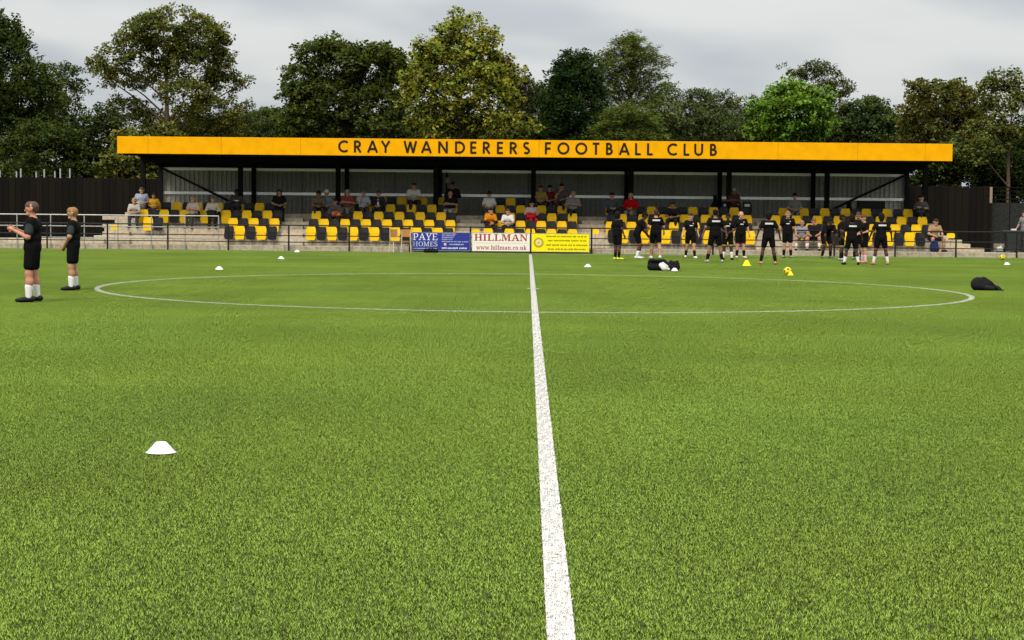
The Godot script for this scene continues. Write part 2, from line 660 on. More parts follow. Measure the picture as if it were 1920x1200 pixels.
	for i in 8:
		part("wall_post", st_box(Vector3(-14.6 + i * 4.158 + cx, 1.49, -42.055), Vector3(-14.5 + i * 4.158 + cx, 3.5, -42.0 - 0.005)), mat(0.2, 0.2, 0.18, 0.5, 0.3), stand)

# letters drawn as flat strokes of even width, like the photograph's geometric capitals; unit height 1
func glyph(ch: String) -> Array:
	var s := []
	match ch:
		"C":
			s = [arc(0.47, 0.5, 0.43, 0.43, 48, 312)]
		"O":
			s = [arc(0.47, 0.5, 0.43, 0.43, 0, 360)]
		"R":
			s = [[[0.07, 0.0], [0.07, 1.0]], bowl(0.07, 0.93, 0.48, 0.28), [[0.26, 0.46], [0.56, 0.0]]]
		"A":
			s = [[[0.05, 0.0], [0.43, 1.0]], [[0.43, 1.0], [0.81, 0.0]], [[0.2, 0.3], [0.66, 0.3]]]
		"Y":
			s = [[[0.04, 1.0], [0.37, 0.44]], [[0.35, 0.44], [0.68, 1.0]], [[0.36, 0.5], [0.36, 0.0]]]
		"W":
			s = [[[0.04, 1.0], [0.29, 0.0]], [[0.29, 0.0], [0.53, 0.95]], [[0.53, 0.95], [0.77, 0.0]], [[0.77, 0.0], [1.02, 1.0]]]
		"N":
			s = [[[0.07, 0.0], [0.07, 1.0]], [[0.09, 0.95], [0.69, 0.05]], [[0.71, 0.0], [0.71, 1.0]]]
		"D":
			s = [[[0.07, 0.0], [0.07, 1.0]], bowl(0.07, 0.93, 0.07, 0.42, 0.26)]
		"E":
			s = [[[0.07, 0.0], [0.07, 1.0]], [[0.07, 0.93], [0.5, 0.93]], [[0.07, 0.5], [0.47, 0.5]], [[0.07, 0.07], [0.5, 0.07]]]
		"F":
			s = [[[0.07, 0.0], [0.07, 1.0]], [[0.07, 0.93], [0.5, 0.93]], [[0.07, 0.48], [0.46, 0.48]]]
		"L":
			s = [[[0.07, 1.0], [0.07, 0.0]], [[0.07, 0.07], [0.47, 0.07]]]
		"T":
			s = [[[0.0, 0.93], [0.58, 0.93]], [[0.29, 0.93], [0.29, 0.0]]]
		"B":
			s = [[[0.07, 0.0], [0.07, 1.0]], bowl(0.07, 0.93, 0.52, 0.2), bowl(0.07, 0.52, 0.07, 0.27)]
		"U":
			var u := [[0.07, 1.0], [0.07, 0.36]]
			for k in range(1, 9):
				var a := PI + PI * k / 8
				u.append([0.36 + 0.29 * cos(a), 0.36 + 0.29 * sin(a)])
			u.append([0.65, 1.0])
			s = [u]
		"S":
			var p := arc(0.3, 0.735, 0.2, 0.2, 35, 270)
			var q := arc(0.3, 0.265, 0.21, 0.2, 90, -145)
			s = [p + q]
	return s

func arc(x: float, y: float, rx: float, ry: float, a0: float, a1: float) -> Array:
	var p := []
	for k in 17:
		var a := deg_to_rad(lerpf(a0, a1, k / 16.0))
		p.append([x + rx * cos(a), y + ry * sin(a)])
	return p

func bowl(x: float, y1: float, y0: float, r: float, reach := 0.14) -> Array:
	var p := [[x, y1], [x + reach, y1]]
	for k in range(1, 10):
		var a := PI / 2 - PI * k / 10
		p.append([x + reach + r * cos(a), (y1 + y0) / 2 + (y1 - y0) / 2 * sin(a)])
	p.append([x + reach, y0])
	p.append([x, y0])
	return p

func glyph_mesh(strokes: Array, h: float, w: float, deep: float) -> ArrayMesh:
	var st := begin()
	var zf := deep
	for stroke in strokes:
		var n: int = stroke.size()
		var left := []
		var right := []
		for i in n:
			var p := Vector2(stroke[i][0], stroke[i][1]) * h
			var a := Vector2(stroke[maxi(i - 1, 0)][0], stroke[maxi(i - 1, 0)][1]) * h
			var b := Vector2(stroke[mini(i + 1, n - 1)][0], stroke[mini(i + 1, n - 1)][1]) * h
			var d1 := (p - a).normalized() if i > 0 else (b - p).normalized()
			var d2 := (b - p).normalized() if i < n - 1 else d1
			var d := (d1 + d2).normalized()
			var nn := Vector2(-d.y, d.x)
			var k := 1.0 / maxf(0.45, nn.dot(Vector2(-d1.y, d1.x)))
			left.append(p + nn * w * 0.5 * k)
			right.append(p - nn * w * 0.5 * k)
		for i in n - 1:
			var l0 := Vector3(left[i].x, left[i].y, zf)
			var l1 := Vector3(left[i + 1].x, left[i + 1].y, zf)
			var r0 := Vector3(right[i].x, right[i].y, zf)
			var r1 := Vector3(right[i + 1].x, right[i + 1].y, zf)
			var bk := Vector3(0, 0, -zf)
			quad(st, r0, r1, l1, l0)
			quad(st, l0, l1, l1 + bk, l0 + bk)
			quad(st, r1, r0, r0 + bk, r1 + bk)
		zf += 0.002
	return st.commit()

func fascia_letters(parent: Node):
	var ink := mat(0.018, 0.012, 0.008, 0.5)
	# left edges of the letters in photograph pixels
	var words := ["CRAY", "WANDERERS", "FOOTBALL", "CLUB"]
	var px := [[635, 664, 689, 715], [757.5, 790, 822, 853.5, 882, 905.5, 932, 956, 980.5], [1022, 1046, 1079.5, 1111, 1136.5, 1161, 1191, 1213.5], [1252, 1282, 1302, 1331.5]]
	for w in words.size():
		for k in words[w].length():
			var ch: String = words[w][k]
			var p := on_plane(px[w][k], 280.0, -34.096)
			part("letter", glyph_mesh(glyph(ch), 0.475, 0.084, 0.014), ink, parent, Vector3(p.x, 3.985, -34.096))

func build_fences():
	var tones := [mat(0.0145, 0.0125, 0.0105, 0.8, 0, 0.4, 2.0), mat(0.018, 0.0145, 0.011, 0.8, 0, 0.4, 2.0), mat(0.012, 0.011, 0.010, 0.8, 0, 0.4, 2.0)]
	var defs := [[-27.0, -14.5, 0.16, "tall black board fence behind the galvanised railing"], [14.5, on_plane(1856, 400, -43.0).x, 0.16, "tall black board fence behind the stand's steps and wheeled bin"]]
	for d in defs:
		var f := thing("board_fence", d[3], "fence", Vector3(d[0], 0, -43.0))
		var n := int((d[1] - d[0]) / 0.3)
		var w: float = (d[1] - d[0]) / n
		var board := chamfer_box(Vector3(w - 0.012, 2.95, 0.025), 0.004)
		for i in n:
			part("board", board, tones[rng.randi() % 3], f, Vector3(w * (i + 0.5), 1.53 + rnd(-0.012, 0.012), rnd(-0.006, 0.006)))
		part("backing", st_box(Vector3(0, 0.05, -0.029), Vector3(d[1] - d[0], 2.93, -0.02)), tones[2], f)
		for y in [0.5, 1.5, 2.6]:
			part("rail", st_box(Vector3(0, y, -0.1), Vector3(d[1] - d[0], y + 0.09, -0.03)), tones[2], f)
		for i in range(0, n, 8):
			part("post", st_box(Vector3(w * i, 0, -0.22), Vector3(w * i + 0.1, 2.9, -0.1)), tones[2], f)
	# lower screened fence past the end of the board fence
	var x0 := on_plane(1860, 400, -43.2).x
	var g := thing("screen_fence", "lower dark screened fence with open bars along its top", "fence", Vector3(x0, 0, -43.4))
	for i in 3:
		part("screen", st_box(Vector3(i * 0.85 + 0.02, 0.15, -0.02), Vector3(i * 0.85 + 0.83, 2.28, 0.02)), mat(0.035, 0.036, 0.036, 0.8, 0, 0.3, 1.0), g)
		part("post", st_box(Vector3(i * 0.85 - 0.04, 0.0, -0.06), Vector3(i * 0.85 + 0.016, 2.98, 0.0)), tones[2], g)
		for q in 3:
			part("bar", st_box(Vector3(i * 0.85 + 0.02, 2.42 + q * 0.19, -0.035), Vector3(i * 0.85 + 0.83, 2.46 + q * 0.19, -0.01)), tones[0], g)
	part("rail", st_box(Vector3(-0.04, 2.95, -0.05), Vector3(2.6, 3.0, 0.01)), tones[2], g)
	var pale := thing("timber_post", "pale bare timber post end at the board fence corner", "post", on_plane(1858, 372, -42.9) * Vector3(1, 0, 1))
	part("shaft", chamfer_box(Vector3(0.11, 0.72, 0.08), 0.008), mat(0.42, 0.33, 0.22, 0.85, 0, 0.4, 4.0), pale, Vector3(0, 2.62, 0))
	part("foot", chamfer_box(Vector3(0.10, 2.26, 0.07), 0.008), tones[1], pale, Vector3(0, 1.13, 0))
	# galvanised stubs of posts above the fence
	var stub := tube([Vector3(0, 0, 0), Vector3(0, 3.42, 0)], [0.035, 0.035], 8)
	var stubs := [[0, 320], [31, 322], [39, 317], [68, 323], [83, 318], [103, 322], [113, 317], [131, 317]]
	for s in stubs:
		var p := on_plane(s[0], s[1], -44.0)
		var o := thing("steel_post", "galvanised post end above the black board fence, %s from the stand" % ORD[stubs.size() - 1 - stubs.find(s)], "post", Vector3(p.x, 0, -44.0), 0, "steel posts behind the board fence")
		part("shaft", stub, mat(0.42, 0.44, 0.42, 0.5, 0.3), o, Vector3(0, p.y - 3.42, 0))
		part("cap", tube([Vector3(0, p.y, 0), Vector3(0, p.y + 0.02, 0)], [0.04, 0.03], 8), mat(0.42, 0.44, 0.42, 0.5, 0.3), o)

# ---------------------------------------------------------------- trees
func leaf_clump(count: int, r: float, size: float, long: float, tint := Color(1, 1, 1)) -> ArrayMesh:
	var v := PackedVector3Array()
	var n := PackedVector3Array()
	var c := PackedColorArray()
	for k in count:
		var dir := Vector3(rng.randfn(), rng.randfn(), rng.randfn()).normalized()
		var at := dir * r * pow(rng.randf(), 0.45)
		at.y *= 0.75
		var u := Vector3(rng.randfn(), rng.randfn() * 0.6, rng.randfn()).normalized()
		var w := u.cross(Vector3(rng.randfn(), rng.randfn(), rng.randfn()).normalized()).normalized()
		var s := size * rnd(0.6, 1.25)
		var a := at - u * s * long * 0.5
		var b := at + w * s * 0.5 + u * s * 0.05
		var d := at - w * s * 0.5 + u * s * 0.05
		var e := at + u * s * long * 0.5 - Vector3(0, s * 0.2, 0)
		var fn := u.cross(w).normalized()
		if fn.y < 0:
			fn = -fn
		var nn := (fn * 0.45 + dir * 0.35 + Vector3.UP * 0.2).normalized()
		var t := rnd(0.86, 1.12)
		var col := Color(t * rnd(0.93, 1.07) * tint.r, t * tint.g, t * rnd(0.85, 1.1) * tint.b)
		for p in [a, b, e, a, e, d]:
			v.append(p)
			n.append(nn)
			c.append(col)
	return blade_mesh(v, n, c)

const CLUMPS := [[24, 0.37, 0.142, 1.5], [27, 0.37, 0.116, 1.6], [27, 0.42, 0.074, 3.0]]
const ORD := ["first", "second", "third", "fourth", "fifth", "sixth", "seventh", "eighth", "ninth", "tenth", "eleventh", "twelfth", "thirteenth", "fourteenth", "fifteenth"]
var leaf_count := 0

# lobes: [px, py, rx, ry] in photograph pixels at the tree's own distance
func tree(called: String, label: String, z: float, col: Color, kind: int, lobes: Array, trunk_px: float, dens := 1.0, trunk_col := Color(0.09, 0.07, 0.05), spread := 0.55):
	var d := CAM.z - z
	var px := d / F
	var base := on_plane(trunk_px, 330, z)
	base.y = -0.06
	var o := thing(called, label, "tree", base)
	var tints := []
	for k in 8:
		var t := rnd(0.82, 1.18)
		var y := rnd(-0.14, 0.14)
		var cl: Array = CLUMPS[kind]
		tints.append(leaf_clump(cl[0], cl[1], cl[2], cl[3], Color(col.r * t * (1.0 + y), col.g * t, col.b * t * (1.0 - y))))
	var st := begin()
	var centres := []
	var total := Vector2(1e9, -1e9)
	for l in lobes:
		total.x = minf(total.x, l[0] - l[2])
		total.y = maxf(total.y, l[0] + l[2])
	var width: float = (total.y - total.x) * px
	var mid := (total.x + total.y) / 2
	for l in lobes:
		var rx: float = l[2] * px
		var ry: float = l[3] * px
		var rz: float = (rx + ry) * 0.5 if kind != 2 else rx
		var edge := clampf(absf(l[0] - mid) * px / (width * 0.5), 0, 1)
		var zo := rnd(-1, 1) * width * 0.5 * spread * sqrt(1.0 - edge * edge)
		var c := on_plane(l[0], l[1], z + zo) - base
		centres.append([c, rx, ry])
		# tufts on the lobe's shell, each a handful of leaf clumps
		var area := 4.0 * PI * pow((pow(rx * ry, 1.6) + pow(rx * rz, 1.6) + pow(ry * rz, 1.6)) / 3.0, 0.625)
		var n := int(ceil(area * 4.2 * dens))
		for k in n:
			var dir := Vector3(rng.randfn(), rng.randfn() + 0.25, rng.randfn()).normalized()
			var q := rnd(0.80, 1.06)
			var tc := c + Vector3(dir.x * rx, dir.y * ry, dir.z * rz) * q
			var sub := 2
			var tuft: int = rng.randi() % 8
			for m in sub:
				var p := tc + Vector3(rng.randfn() * 0.26, rng.randfn() * 0.16, rng.randfn() * 0.26)
				var s := rnd(0.7, 1.15)
				var b := Basis.from_euler(Vector3(rnd(-0.5, 0.5), rnd(0, TAU), rnd(-0.5, 0.5))).scaled(Vector3(s, s * (0.55 if kind == 2 else 0.9), s))
				st.append_from(tints[tuft], 0, Transform3D(b, p))
				leaf_count += 1
	# trunk and limbs
	var v := PackedVector3Array()
	var idx := PackedInt32Array()
	var top := Vector3(0, 0, 0)
	for c in centres:
		top.y = maxf(top.y, c[0].y)
	top.y *= 0.86
	var r0 := clampf(width * 0.035, 0.12, 0.42)
	var pts := []
	var rad := []
	for k in 8:
		var t := k / 7.0
		pts.append(Vector3(sin(t * 5.0 + trunk_px) * 0.12 * t, top.y * t, cos(t * 4.0 + trunk_px) * 0.12 * t))
		rad.append(lerpf(r0, r0 * 0.18, t) * (1.25 if k == 0 else 1.0))
	tube_into(v, idx, pts, rad, 8)
	for c in centres:
		var e: Vector3 = c[0]
		var hgt := clampf(e.y - absf(e.x) * 0.55 - 0.8, top.y * 0.25, top.y * 0.95)
		var s := Vector3(0, hgt, 0)
		var m1 := s.lerp(e, 0.45) + Vector3(rnd(-0.2, 0.2), rnd(0.05, 0.4), rnd(-0.2, 0.2))
		var r1 := clampf(r0 * 0.42 * (1.0 - hgt / (top.y * 1.4)), 0.035, 0.2)
		tube_into(v, idx, [s, m1, e], [r1, r1 * 0.6, r1 * 0.25], 6)
		for q in 3:
			var e2 := e + Vector3(rnd(-1, 1) * c[1], rnd(-0.3, 0.9) * c[2], rnd(-1, 1) * c[1]) * 0.8
			tube_into(v, idx, [m1.lerp(e, 0.6), e2], [r1 * 0.35, 0.012], 5)
	part("trunk", smooth_mesh(v, idx), mat(trunk_col.r, trunk_col.g, trunk_col.b, 0.95, 0, 0.5, 1.5), o)
	part("crown", st.commit(), vmat(0.9, 0.95, 0.15), o)
	return o

func build_trees():
	var dark := Color(0.124, 0.163, 0.047)
	var deep := Color(0.085, 0.120, 0.039)
	var olive := Color(0.195, 0.221, 0.068)
	var gold := Color(0.38, 0.40, 0.078)
	var grey := Color(0.202, 0.247, 0.117)
	var bright := Color(0.235, 0.39, 0.062)
	var brown := Color(0.205, 0.205, 0.066)
	var bark := Color(0.16, 0.115, 0.085)
	# distances: nothing in front of the fence, the tall ones a few crowns behind it
	tree("pine_tree", "dark pine with a rounded top above the black fence", -58.0, deep, 1, [[8, 66, 40, 28], [-20, 90, 50, 30], [28, 92, 26, 22], [-30, 60, 40, 30], [-40, 130, 40, 30]], -12, 1.0, bark)
	tree("dark_tree", "broad dark tree below the rounded pine", -62.0, dark, 1, [[20, 152, 45, 35], [65, 145, 30, 30], [40, 200, 60, 45], [85, 185, 28, 35], [20, 255, 60, 55], [70, 250, 45, 50], [-30, 200, 50, 60]], 40)
	tree("airy_tree", "small airy tree with sky showing through, beside the broad dark tree", -70.0, Color(0.117, 0.160, 0.068), 1, [[125, 143, 26, 20], [143, 170, 17, 20], [108, 163, 20, 22], [132, 200, 26, 22], [112, 235, 32, 35], [140, 255, 28, 35]], 122, 0.62)
	tree("oak_tree", "very tall open oak with a bare trunk behind the fascia's end", -72.0, olive, 1, [[325, 48, 66, 26], [275, 58, 36, 24], [375, 72, 46, 34], [245, 82, 32, 20], [300, 98, 46, 34], [362, 118, 56, 36], [412, 105, 28, 42], [212, 112, 36, 22], [188, 138, 20, 18], [228, 148, 34, 18], [290, 150, 36, 26], [412, 160, 34, 28], [352, 182, 44, 30], [402, 212, 46, 30], [456, 155, 12, 8], [462, 200, 11, 8], [240, 200, 30, 22], [268, 228, 36, 24], [352, 232, 40, 22], [425, 240, 35, 18]], 315, 0.72, bark)
	tree("understorey_tree", "dark undergrowth tree above the fence's steel posts", -55.0, deep, 1, [[100, 285, 55, 45], [30, 300, 50, 42], [60, 260, 40, 35], [130, 320, 44, 28], [10, 330, 44, 24], [70, 335, 50, 24], [180, 338, 44, 22]], 70)
	tree("understorey_tree", "dark undergrowth tree under the open oak, beside the fascia's end", -57.0, Color(0.085, 0.117, 0.042), 1, [[200, 222, 25, 18], [190, 265, 48, 42], [165, 300, 40, 35], [225, 300, 40, 30], [150, 240, 20, 25]], 172, 1.0, bark)
	tree("understorey_tree", "brownish undergrowth tree filling the gap under the stand roof's end", -54.0, olive, 0, [[262, 285, 42, 38], [285, 312, 34, 34], [240, 320, 36, 34], [300, 275, 34, 34], [270, 340, 44, 20], [225, 345, 40, 20]], 262)
	tree("far_tree", "low green tree far off between the open oak and the dark oak", -120.0, dark, 1, [[490, 222, 30, 16], [462, 240, 30, 18], [515, 232, 28, 22], [485, 250, 50, 18]], 490)
	tree("dark_oak", "dense dark green oak next to the golden tree", -66.0, dark, 0, [[595, 105, 34, 24], [630, 90, 22, 18], [636, 128, 48, 38], [560, 148, 32, 26], [580, 190, 45, 40], [664, 112, 24, 22], [712, 102, 26, 18], [742, 112, 22, 18], [700, 140, 40, 38], [742, 160, 30, 40], [640, 190, 60, 48], [700, 208, 60, 45], [560, 218, 34, 34], [600, 240, 70, 25], [730, 235, 40, 30]], 655, 0.95)
	tree("golden_tree", "tall yellowish green tree rising above the stand's lettering", -60.0, gold, 0, [[868, 38, 17, 18], [833, 58, 20, 16], [882, 62, 22, 22], [915, 78, 14, 20], [850, 92, 44, 26], [806, 95, 26, 16], [788, 118, 22, 16], [902, 112, 32, 26], [840, 132, 48, 32], [785, 150, 28, 24], [922, 148, 34, 28], [960, 145, 18, 20], [790, 185, 28, 28], [858, 180, 52, 38], [935, 190, 32, 32], [800, 220, 34, 26], [870, 222, 46, 30], [812, 240, 32, 18], [895, 242, 40, 18], [985, 246, 22, 11], [948, 232, 24, 18]], 862, 0.9)
	tree("purple_beech", "purple leaved beech peeping out behind the golden tree", -84.0, Color(0.085, 0.046, 0.049), 0, [[940, 124, 24, 16], [930, 148, 30, 26], [955, 165, 25, 25]], 935)
	tree("grey_tree", "dull grey green tree between the golden tree and the dark conifer", -92.0, Color(0.117, 0.151, 0.079), 1, [[990, 172, 28, 20], [1005, 210, 38, 38], [970, 218, 30, 40], [1020, 185, 18, 18]], 992)
	tree("conifer", "dense dark conifer with a rounded cone shape", -64.0, Color(0.056, 0.098, 0.038), 1, [[1078, 116, 22, 18], [1070, 140, 36, 24], [1082, 168, 42, 28], [1070, 208, 50, 34], [1076, 242, 54, 24], [1048, 190, 28, 28], [1110, 198, 22, 34], [1058, 160, 28, 26], [1102, 148, 22, 24], [1094, 126, 20, 18], [1044, 225, 26, 30], [1118, 235, 20, 26]], 1076, 1.2)
	var larch := []
	for l in [[1182, 77, 1158, 81, 4], [1182, 75, 1194, 72, 3], [1182, 86, 1118, 114, 4], [1184, 89, 1222, 96, 4], [1184, 98, 1236, 124, 5], [1180, 106, 1126, 124, 6], [1184, 104, 1232, 110, 4], [1180, 124, 1120, 142, 9], [1186, 124, 1236, 146, 8], [1180, 142, 1124, 160, 11], [1186, 146, 1232, 170, 11], [1178, 164, 1128, 184, 12], [1190, 168, 1230, 192, 12], [1176, 186, 1140, 204, 12], [1190, 192, 1222, 208, 10]]:
		var n := int(maxf(2, absf(l[2] - l[0]) / 13.0))
		for k in n + 1:
			var t := float(k) / n
			larch.append([lerpf(l[0], l[2], t), lerpf(l[1], l[3], t * t * 0.6 + t * 0.4), 11, l[4] * lerpf(1.0, 0.75, t)])
	tree("larch_tree", "feathery larch with drooping tiers and a bare leader", -74.0, Color(0.21, 0.26, 0.075), 2, larch, 1182, 1.5, Color(0.1, 0.08, 0.05), 0.5)
	tree("small_tree", "soft light green tree growing below the larch", -58.0, Color(0.198, 0.264, 0.075), 2, [[1170, 222, 34, 18], [1195, 240, 38, 18], [1148, 248, 30, 16], [1180, 258, 50, 12]], 1172, 2.4)
	tree("grey_tree", "grey green tree right beside the larch", -86.0, grey, 1, [[1250, 180, 22, 20], [1240, 212, 34, 30], [1262, 240, 34, 24], [1225, 240, 30, 22]], 1246, 0.9)
	tree("willow_tree", "broad grey green willow with two wispy tops", -88.0, Color(0.145, 0.181, 0.080), 1, [[1310, 190, 28, 18], [1300, 215, 40, 24], [1350, 192, 22, 18], [1342, 228, 42, 28], [1300, 245, 40, 20]], 1325, 0.9)
	tree("grey_tree", "thin grey tree with sky showing through, beside the bright green tree", -92.0, Color(0.151, 0.185, 0.094), 1, [[1385, 205, 20, 18], [1398, 232, 24, 25], [1422, 195, 14, 8], [1375, 240, 25, 22]], 1392, 0.6)
	tree("bright_tree", "bright fresh green rounded tree above the roof", -56.0, bright, 0, [[1490, 170, 32, 14], [1458, 186, 28, 18], [1520, 190, 28, 22], [1438, 210, 28, 22], [1490, 212, 46, 28], [1532, 228, 26, 28], [1448, 244, 38, 18], [1500, 248, 45, 16]], 1486, 1.1)
	tree("open_tree", "open dark tree rising behind the bright green one", -88.0, Color(0.129, 0.156, 0.075), 1, [[1520, 130, 28, 14], [1500, 142, 20, 13], [1552, 145, 22, 14], [1572, 165, 22, 16], [1545, 175, 25, 16], [1586, 170, 11, 8], [1560, 205, 25, 25], [1476, 132, 6, 7]], 1545, 0.62)
	tree("dark_tree", "low dark green tree right of the open tree, above the roof", -80.0, Color(0.104, 0.147, 0.060), 0, [[1615, 204, 28, 17], [1642, 212, 28, 22], [1600, 230, 35, 25], [1662, 238, 32, 22], [1630, 245, 40, 22]], 1628)
	tree("autumn_oak", "brown tinged oak above the fascia's plain end", -66.0, brown, 0, [[1725, 170, 24, 15], [1790, 168, 34, 14], [1712, 200, 24, 22], [1760, 194, 40, 28], [1812, 198, 38, 26], [1702, 224, 18, 13], [1780, 224, 50, 28], [1732, 248, 42, 22], [1822, 238, 42, 26], [1770, 262, 50, 20]], 1775, 0.85)
	tree("slender_oak", "slender open oak with a pale trunk behind the screened fence", -49.5, olive, 1, [[1882, 152, 30, 15], [1860, 166, 22, 16], [1906, 160, 18, 20], [1890, 188, 28, 18], [1858, 202, 18, 15], [1918, 215, 24, 22], [1850, 240, 38, 22], [1880, 260, 44, 22], [1830, 280, 34, 16], [1940, 180, 24, 24]], 1893, 0.72, bark)
	tree("hedge_tree", "dark hedge tree behind the right board fence, next to the roof's end", -52.0, deep, 0, [[1725, 318, 26, 26], [1752, 305, 28, 30], [1790, 300, 34, 36], [1820, 320, 34, 30], [1770, 338, 40, 20], [1735, 345, 30, 18]], 1785)
	tree("hedge_tree", "dark hedge tree behind the screened fence", -53.0, Color(0.075, 0.113, 0.038), 0, [[1852, 312, 34, 30], [1910, 300, 34, 36], [1885, 342, 44, 24], [1930, 340, 30, 28], [1870, 368, 30, 20], [1915, 368, 36, 20], [1850, 350, 26, 24]], 1870)
	# lower belt behind the roof line, each its own tree
	var belt := [[440, 236, "behind the tall oak's foot"], [545, 240, "under the dark oak's outer boughs"], [770, 240, "between the dark oak and the golden tree"], [1010, 240, "beneath the grey tree and the conifer"], [1130, 238, "between the conifer and the larch"], [1230, 240, "at the larch's foot"], [1420, 238, "left of the bright green tree's foot"], [1560, 238, "right of the bright green tree's foot"], [1690, 240, "in the gap before the brown tinged oak"], [350, 240, "behind the open oak's trunk"], [890, 244, "behind the golden tree's foot"], [660, 244, "behind the dark oak's trunk"], [1310, 240, "behind the willow"], [1800, 262, "behind the brown tinged oak"], [1900, 262, "behind the slender oak"]]
	for b in belt:
		tree("understorey_tree", "low dark undergrowth tree " + b[2], -98.0 + rnd(-3, 3), Color(0.091, 0.120, 0.052), 1, [[b[0] - 38, b[1] + 8, 40, 24], [b[0] + 35, b[1] + 6, 40, 24], [b[0], b[1], 34, 20], [b[0], b[1] + 26, 70, 20], [b[0] - 50, b[1] + 30, 40, 20], [b[0] + 50, b[1] + 30, 40, 20]], b[0], 1.0)

# ---------------------------------------------------------------- seats
var occupied := {}

func build_seats():
	var yellow := mat(0.90, 0.56, 0.004, 0.5, 0, 0.06, 1.0)
	var black := mat(0.018, 0.018, 0.02, 0.42)
	var steel := mat(0.30, 0.30, 0.29, 0.5, 0.4)
	var back := curved_plate(0.405, 0.36, 0.035, 0.16, 0.02, 0.045)
	var pan := curved_plate(0.39, 0.33, 0.025, -0.06, 0.024, 0.04)
	var flat := curved_plate(0.39, 0.38, 0.02, 0.0, 0.028, 0.04)
	var foot := begin()
	box(foot, Vector3(-0.015, 0.0, -0.03), Vector3(0.015, 0.46, 0.01))
	box(foot, Vector3(-0.16, 0.385, -0.045), Vector3(0.16, 0.425, -0.005))
	box(foot, Vector3(-0.06, 0.0, -0.07), Vector3(0.06, 0.012, 0.07))
	var bracket := foot.commit()
	var where := {"A": "block behind the galvanised railing", "B": "block behind the wooden chairs", "C": "block behind the white advertising board", "D": "block below the paper marked seats", "E": "block below the black equipment case"}
	# [block, row, px of first seat, px of last, count, first is yellow, skipped indices]
	var rows := [
		["A", 0, 429.5, 510.5, 5, false, []], ["A", 1, 277.5, 297.0, 2, true, []], ["A", 1, 436.7, 514.7, 5, true, []],
		["A", 2, 268.8, 520.8, 14, true, []], ["A", 3, 273.5, 525.0, 14, false, []],
		["B", 0, 583.0, 841.2, 14, true, []], ["B", 1, 587.7, 844.5, 14, false, []], ["B", 2, 593.0, 846.5, 14, true, []],
		["B", 3, 596.5, 848.5, 14, false, []], ["B", 4, 657.0, 849.5, 11, false, [8]],
		["C", 0, 915.4, 1073.8, 9, true, []], ["C", 1, 918.0, 1073.0, 9, false, []], ["C", 2, 918.0, 1073.6, 9, true, []],
		["C", 3, 918.5, 1073.0, 9, false, []], ["C", 4, 919.0, 1072.0, 9, true, [4]],
		["D", 0, 1149.0, 1407.0, 14, false, []], ["D", 1, 1145.0, 1402.0, 14, true, []], ["D", 2, 1147.0, 1401.0, 14, false, []],
		["D", 3, 1144.0, 1396.0, 14, true, []],
		["E", 0, 1507.0, 1726.0, 12, true, []], ["E", 1, 1500.6, 1738.0, 13, false, []], ["E", 2, 1454.0, 1730.0, 15, true, []],
		["E", 3, 1468.6, 1722.0, 14, true, []]]
	var landmark := {"A": "fence", "B": "railing", "C": "wooden chair", "D": "yellow board", "E": "wheeled bin"}
	var counted := {}
	for r in rows:
		var row_key := "%s%d" % [r[0], r[1]]
		for k in r[4]:
			if k in r[6]:
				continue
			var is_yellow: bool = (k % 2 == 0) == r[5]
			var px: float = lerpf(r[2], r[3], float(k) / maxi(1, r[4] - 1))
			var x: float = on_plane(px, 410.0, ROWZ[r[1]]).x
			var colour := "yellow" if is_yellow else "black"
			counted[row_key] = counted.get(row_key, 0) + 1
			var nth: int = counted[row_key] - 1 if r[0] != "E" else r[4] - 1 - k
			var label := "%s seat %s from the %s end, %s row, %s" % [colour, ORD[nth], landmark[r[0]], ROWWORD[r[1]], where[r[0]]]
			var o := thing("stadium_seat", label, "stadium seat", Vector3(x, ROWY[r[1]], ROWZ[r[1]]), rnd(-0.02, 0.02), "%s seats, %s row, %s" % [colour, ROWWORD[r[1]], where[r[0]]])
			var m := yellow if is_yellow else black
			part("backrest", back, m, o, Vector3(0, 0.41, 0))
			var sat := false
			for s in SITTERS:
				if s[1] == r[1] and absf(s[0] - px) < 9.0:
					sat = true
			if sat:
				part("seat_pan", flat, m, o, Vector3(0, 0.43, 0.02), Basis(Vector3.RIGHT, PI / 2))
			else:
				part("seat_pan", pan, m, o, Vector3(0, 0.22, 0.085))
			part("bracket", bracket, steel, o)
	# three black seats with a white sheet of paper on the back
	var paper := [1361.6, 1380.5, 1401.0]
	for px in paper:
		var x := on_plane(px, 390, -38.35).x
		var o := thing("stadium_seat", "black seat with a white paper sheet, %s from the camera tripod" % ORD[paper.find(px)], "stadium seat", Vector3(x, 1.46, -38.35), 0, "paper marked black seats")
		part("backrest", back, black, o, Vector3(0, 0.37, 0))
		part("seat_pan", pan, black, o, Vector3(0, 0.18, 0.085))
		part("bracket", bracket, steel, o)
		part("paper", chamfer_box(Vector3(0.22, 0.15, 0.004), 0.001), mat(0.8, 0.8, 0.8, 0.8), o, Vector3(0, 0.55, -0.012), Basis(Vector3.RIGHT, -0.16))

